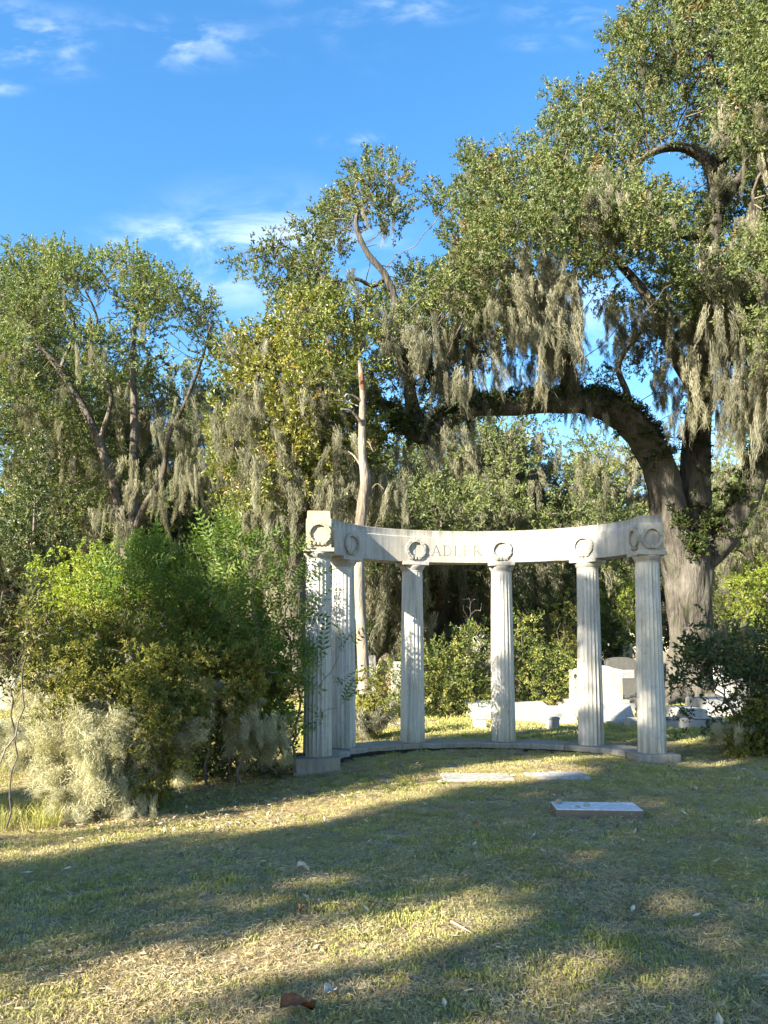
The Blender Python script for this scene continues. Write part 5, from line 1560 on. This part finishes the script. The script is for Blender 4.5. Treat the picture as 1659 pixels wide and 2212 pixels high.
lit_line([(190, 1480, 8.3), (210, 1600, 8.3), (230, 1740, 8.3)], .42)
lit_line([(110, 1470, 8.4), (90, 1620, 8.4)], .32)
lit_line([(688, 1100, 11.4), (688, 1190, 11.4)], .34)
lit_line([(680, 1225, 11.4), (690, 1290, 11.4)], .10)
lit_line([(730, 1230, 12.5), (740, 1340, 12.5)], .13)
lit_line([(900, 1180, 13.2), (1000, 1190, 13.3), (1150, 1185, 13.3), (1260, 1180, 12.8)], .36)
lit_line([(1070, 1240, 13.3), (1072, 1330, 13.3), (1072, 1400, 13.3)], .22)
lit_line([(1070, 1500, 13.3), (1070, 1560, 13.3)], .10)
lit_line([(1262, 1430, 12.7), (1262, 1520, 12.7)], -.04)
lit_line([(1390, 1480, 11.7), (1392, 1600, 11.7)], -.09)
lit_line([(110, 1250, 9.8), (200, 1250, 9.8)], .25)
lit_line([(500, 1490, 9.5), (530, 1500, 9.5)], .10)
lit = np.array(lit)
def keep_shade(P):
    a, b = P @ SU, P @ SV
    jit = .08 * np.sin(a * 9 + b * 3) + .06 * np.sin(b * 13 - a * 5)
    k = np.ones(len(P), bool)
    for la, lb, lr in lit: k &= np.hypot(a - la, b - lb) > lr + .15 + jit * .5
    return k
def shade_oak(label, a0, a1, b0, b1, t0, t1, n, seed, trunk_a, dens=46):
    g = np.random.default_rng(seed)
    C, Rr = [], []
    for _ in range(n):
        a, b, t = g.uniform(a0, a1), g.uniform(b0, b1), g.uniform(t0, t1)
        C.append(SU * a + SV * b + SS * t); Rr.append(g.uniform(.8, 1.25))
    C = np.array(C); Rr = np.array(Rr)
    base = C.mean(0).copy(); base += SU * (trunk_a - base @ SU); base[2] = gz(base[0], base[1])
    root = empty('live_oak', tuple(map(float, base))); tag(root, label, 'tree', 'oaks outside the picture that shade the lawn')
    h = C[:, 2].max()
    S = np.stack([base + np.array([0, 0, z]) for z in np.linspace(-.2, h * .85, 20)])
    tb = Tubes(); tb.add(S, np.linspace(.45, .12, 20), 12, True, .1, seed); tb.build('trunk', M['bark_oak'], root)
    A = np.vstack([ball(c, r * .8, 2, g)[0] for c, r in zip(C, Rr)]); A = A[keep_shade(A)]
    P, par = grow(S, A, .8, .8, 50, .15, .02)
    bt = Tubes(); branch_tubes(bt, P, par, len(S), .012, 2.3, .10); bt.build('branches', M['bark_branch'], root)['kind'] = 'stuff'
    LP, LD = crown_leaves(C, Rr, dens, g, .5, .9, .4, .9)
    un = LD / np.linalg.norm(LD, axis=1, keepdims=True)
    k = keep_shade(LP) & keep_shade(LP + un * .3) & keep_shade(LP + un * .6)
    LP, LD = LP[k], LD[k]
    scatter('crown', 'back', LP, dir_euler(LD), g.uniform(.9, 1.3, len(LP)), root)
shade_oak('live oak outside the picture, behind the camera and to the left', -10.3, -4.2, -.6, 9.2, 15, 22, 132, 201, -5.4)
shade_oak('live oak outside the picture, directly behind the camera', -4.6, 3.5, -1.0, 9.2, 13, 20, 150, 202, -1.2)

# ------------------------------------------------------------------ grass, thatch and fallen leaves
g = np.random.default_rng(5)
def outside(P):
    x, y = P[:, 0] - EC[0], P[:, 1] - EC[1]
    u = x * EU[0] + y * EU[1]; v = x * EV[0] + y * EV[1]; u = u + ESK * v
    e0 = (u / (EA - .31)) ** 2 + (v / (EB - .31)) ** 2; e1 = (u / (EA + .31)) ** 2 + (v / (EB + .31)) ** 2
    k = ~((e0 > 1) & (e1 < 1) & (v > .2))
    for i in (0, 5):
        c = ell(PHI[i]); k &= ~((abs(P[:, 0] - c[0]) < .32) & (abs(P[:, 1] - c[1]) < .32))
    for o in SLABS:
        k &= ~((abs(P[:, 0] - o[0]) < o[2] / 2 - .03) & (abs(P[:, 1] - o[1]) < o[3] / 2 - .03))
    return k
SLABS = []
for o in bpy.data.objects:
    if o.name.startswith('grave_slab'):
        b = [c for c in o.children if c.name.startswith('slab_body')][0]
        co = np.array([v.co[:] for v in b.data.vertices]); s = co.max(0) - co.min(0)
        SLABS.append((o.location.x, o.location.y, s[0], s[1]))
def lawn(density, y0, y1, margin=1.2):
    P = []
    ys = np.arange(y0, y1, .25)
    for y in ys:
        w = .515 * y + margin
        n = g.poisson(density(y) * 2 * w * .25)
        P.append(np.stack([g.uniform(-w, w, n), g.uniform(y, y + .25, n)], 1))
    P = np.vstack(P)
    P = P[outside(P)]
    return np.column_stack([P, gz(P[:, 0], P[:, 1])])
def patch(P, s, o):
    return .5 + .25 * (np.sin(P[:, 0] * s + o) + np.sin(P[:, 1] * s * 1.3 + o * 2 + 1.5 * np.sin(P[:, 0] * s * .6)))
P = lawn(lambda y: 150 if y < 6 else (110 if y < 9 else 70), 2.2, 14.2)
k = g.uniform(0, 1, len(P)) < np.clip(.16 + .85 * patch(P, 2.1, .4) - .30 * sstep(.5, 2.5, P[:, 0]) * sstep(9.5, 6, P[:, 1]), .12, 1); P = P[k]
sc = g.uniform(.65, 1.15, len(P)) * np.where(P[:, 1] > 9, 1.25, 1)
o = scatter('lawn_grass', 'grass', P, np.stack([g.normal(0, .12, len(P)), g.normal(0, .12, len(P)), g.uniform(0, 6.28, len(P))], 1), sc)
tag(o, 'short green grass growing over the lawn', None, None, 'stuff')
P = lawn(lambda y: 110 if y < 6 else (80 if y < 9 else 45), 2.2, 14.2)
k = g.uniform(0, 1, len(P)) < np.clip(1.2 - .8 * patch(P, 2.1, .4), .25, 1); P = P[k]
o = scatter('dry_thatch', 'thatch', P, np.stack([g.normal(0, .06, len(P)), g.normal(0, .06, len(P)), g.uniform(0, 6.28, len(P))], 1), g.uniform(.8, 1.35, len(P)))
tag(o, 'dry tan thatch matted between the grass blades', None, None, 'stuff')
P = lawn(lambda y: 30 if y < 18 else 9, 13.8, 30, 2)
o = scatter('rear_grass', 'grass', P, np.stack([g.normal(0, .12, len(P)), g.normal(0, .12, len(P)), g.uniform(0, 6.28, len(P))], 1), np.where(P[:, 1] > 18, 3.0, 1.8) * g.uniform(.7, 1.2, len(P)))
tag(o, 'grass around the graves behind the colonnade', None, None, 'stuff')
P = lawn(lambda y: 10 if y < 7 else 9, 2.3, 13.5)
o = scatter('leaf_litter', 'litter', P + np.array([0, 0, .012]), np.stack([g.normal(0, .35, len(P)), g.normal(0, .35, len(P)), g.uniform(0, 6.28, len(P))], 1), g.uniform(.5, 1.3, len(P)))
tag(o, 'small fallen leaves scattered over the lawn', None, None, 'stuff')
# leaf litter under the left bushes
Q = at(g.uniform(60, 640, 900), 1600, g.uniform(7.4, 10.6, 900)); Q[:, 2] = gz(Q[:, 0], Q[:, 1]) + .02
o = scatter('bush_litter', 'litter', Q, np.stack([g.normal(0, .4, 900), g.normal(0, .4, 900), g.uniform(0, 6.28, 900)], 1), g.uniform(.5, 1.1, 900))
tag(o, 'brown leaf litter under the left shrubs', None, None, 'stuff')
Q = np.vstack([at(g.uniform(-60, 140, 90), 1600, g.uniform(7.6, 8.6, 90))]); Q[:, 2] = gz(Q[:, 0], Q[:, 1])
o = scatter('tall_grass', 'tallgrass', Q, np.stack([g.normal(0, .1, 90), g.normal(0, .1, 90), g.uniform(0, 6.28, 90)], 1), g.uniform(.5, 1.1, 90))
tag(o, 'taller weedy grass at the left edge by the bush', None, None, 'stuff')

# a few single things lying on the lawn
def stick(label, pts, r, mat='stem'):
    W = np.array([gp(*p) for p in pts]); W[:, 2] += .02
    root = empty('fallen_twig', tuple(map(float, W[0]))); tag(root, label, 'twig')
    t = Tubes(); Q = catmull(W, 5); t.add(Q, np.linspace(r, r * .4, len(Q)), 6, True, .1, 1); t.build('twig_body', M[mat], root)
    t = Tubes(); m = Q[len(Q) // 2]; t.add(np.array([m, m + np.array([.05, .05, .015]), m + np.array([.08, .10, .012])]), [r * .6, r * .4, r * .2], 5); t.build('side_twig', M[mat], root)
stick('thin curved grey twig lying on the shaded lawn left of centre', [(560, 2043), (600, 2052), (650, 2055), (700, 2050)], .006)
stick('short pale twig on the lawn right of the lowest sun streak', [(975, 1998), (1000, 2012), (1022, 2024)], .008, 'stem_pale')
stick('short dark twig in the grass in front of the fourth column', [(1095, 1630), (1110, 1634), (1128, 1633)], .012)
def big_leaf(label, px, py, L, mat, seed, rz):
    g2 = np.random.default_rng(seed); p = gp(px, py)
    bm = bmesh.new(); n = 9; rows = []
    for i in range(n):
        t = i / (n - 1); w = .30 * L * math.sin(math.pi * min(1, t * 1.02)) ** .7 * (1 + .25 * math.sin(t * 19))
        rows.append([bm.verts.new((L * (t - .5), s * w, .03 + abs(s) * .035 + .02 * math.sin(t * 4 + s))) for s in (-1, -.5, 0, .5, 1)])
    for i in range(n - 1):
        for j in range(4): bm.faces.new((rows[i][j], rows[i][j + 1], rows[i + 1][j + 1], rows[i + 1][j]))
    o = bmobj('fallen_leaf', bm, M[mat], None, True)
    o.location = (float(p[0]), float(p[1]), float(p[2])); o.rotation_euler = (.2, .1, rz)
    tag(o, label, 'leaf')
def mat_plainleaf(name, c):
    b = NB(name); n = b.noise(b.coord('Object'), 40, 4, .6)
    return b.finish(b.bsdf(b.mix(b.rng(n, .3, .7), c, (c[0] * .5, c[1] * .45, c[2] * .4)), .8, None, .1))
M['leaf_rust'] = mat_plainleaf('curled_rust_leaf', (.22, .10, .055))
M['leaf_silver'] = mat_plainleaf('curled_silver_leaf', (.50, .47, .42))
big_leaf('large curled rust brown leaf at the bottom edge of the lawn', 640, 2192, .16, 'leaf_rust', 1, .3)
big_leaf('large pale silvery dry leaf near the bottom of the lawn', 712, 2163, .10, 'leaf_silver', 2, .8)
big_leaf('pale dry leaf lying on the shaded lawn below the sunlit slab', 655, 1888, .10, 'leaf_silver', 3, -.4)
big_leaf('small rust red leaf lying in the shaded grass', 645, 1982, .06, 'leaf_rust', 4, 1.4)
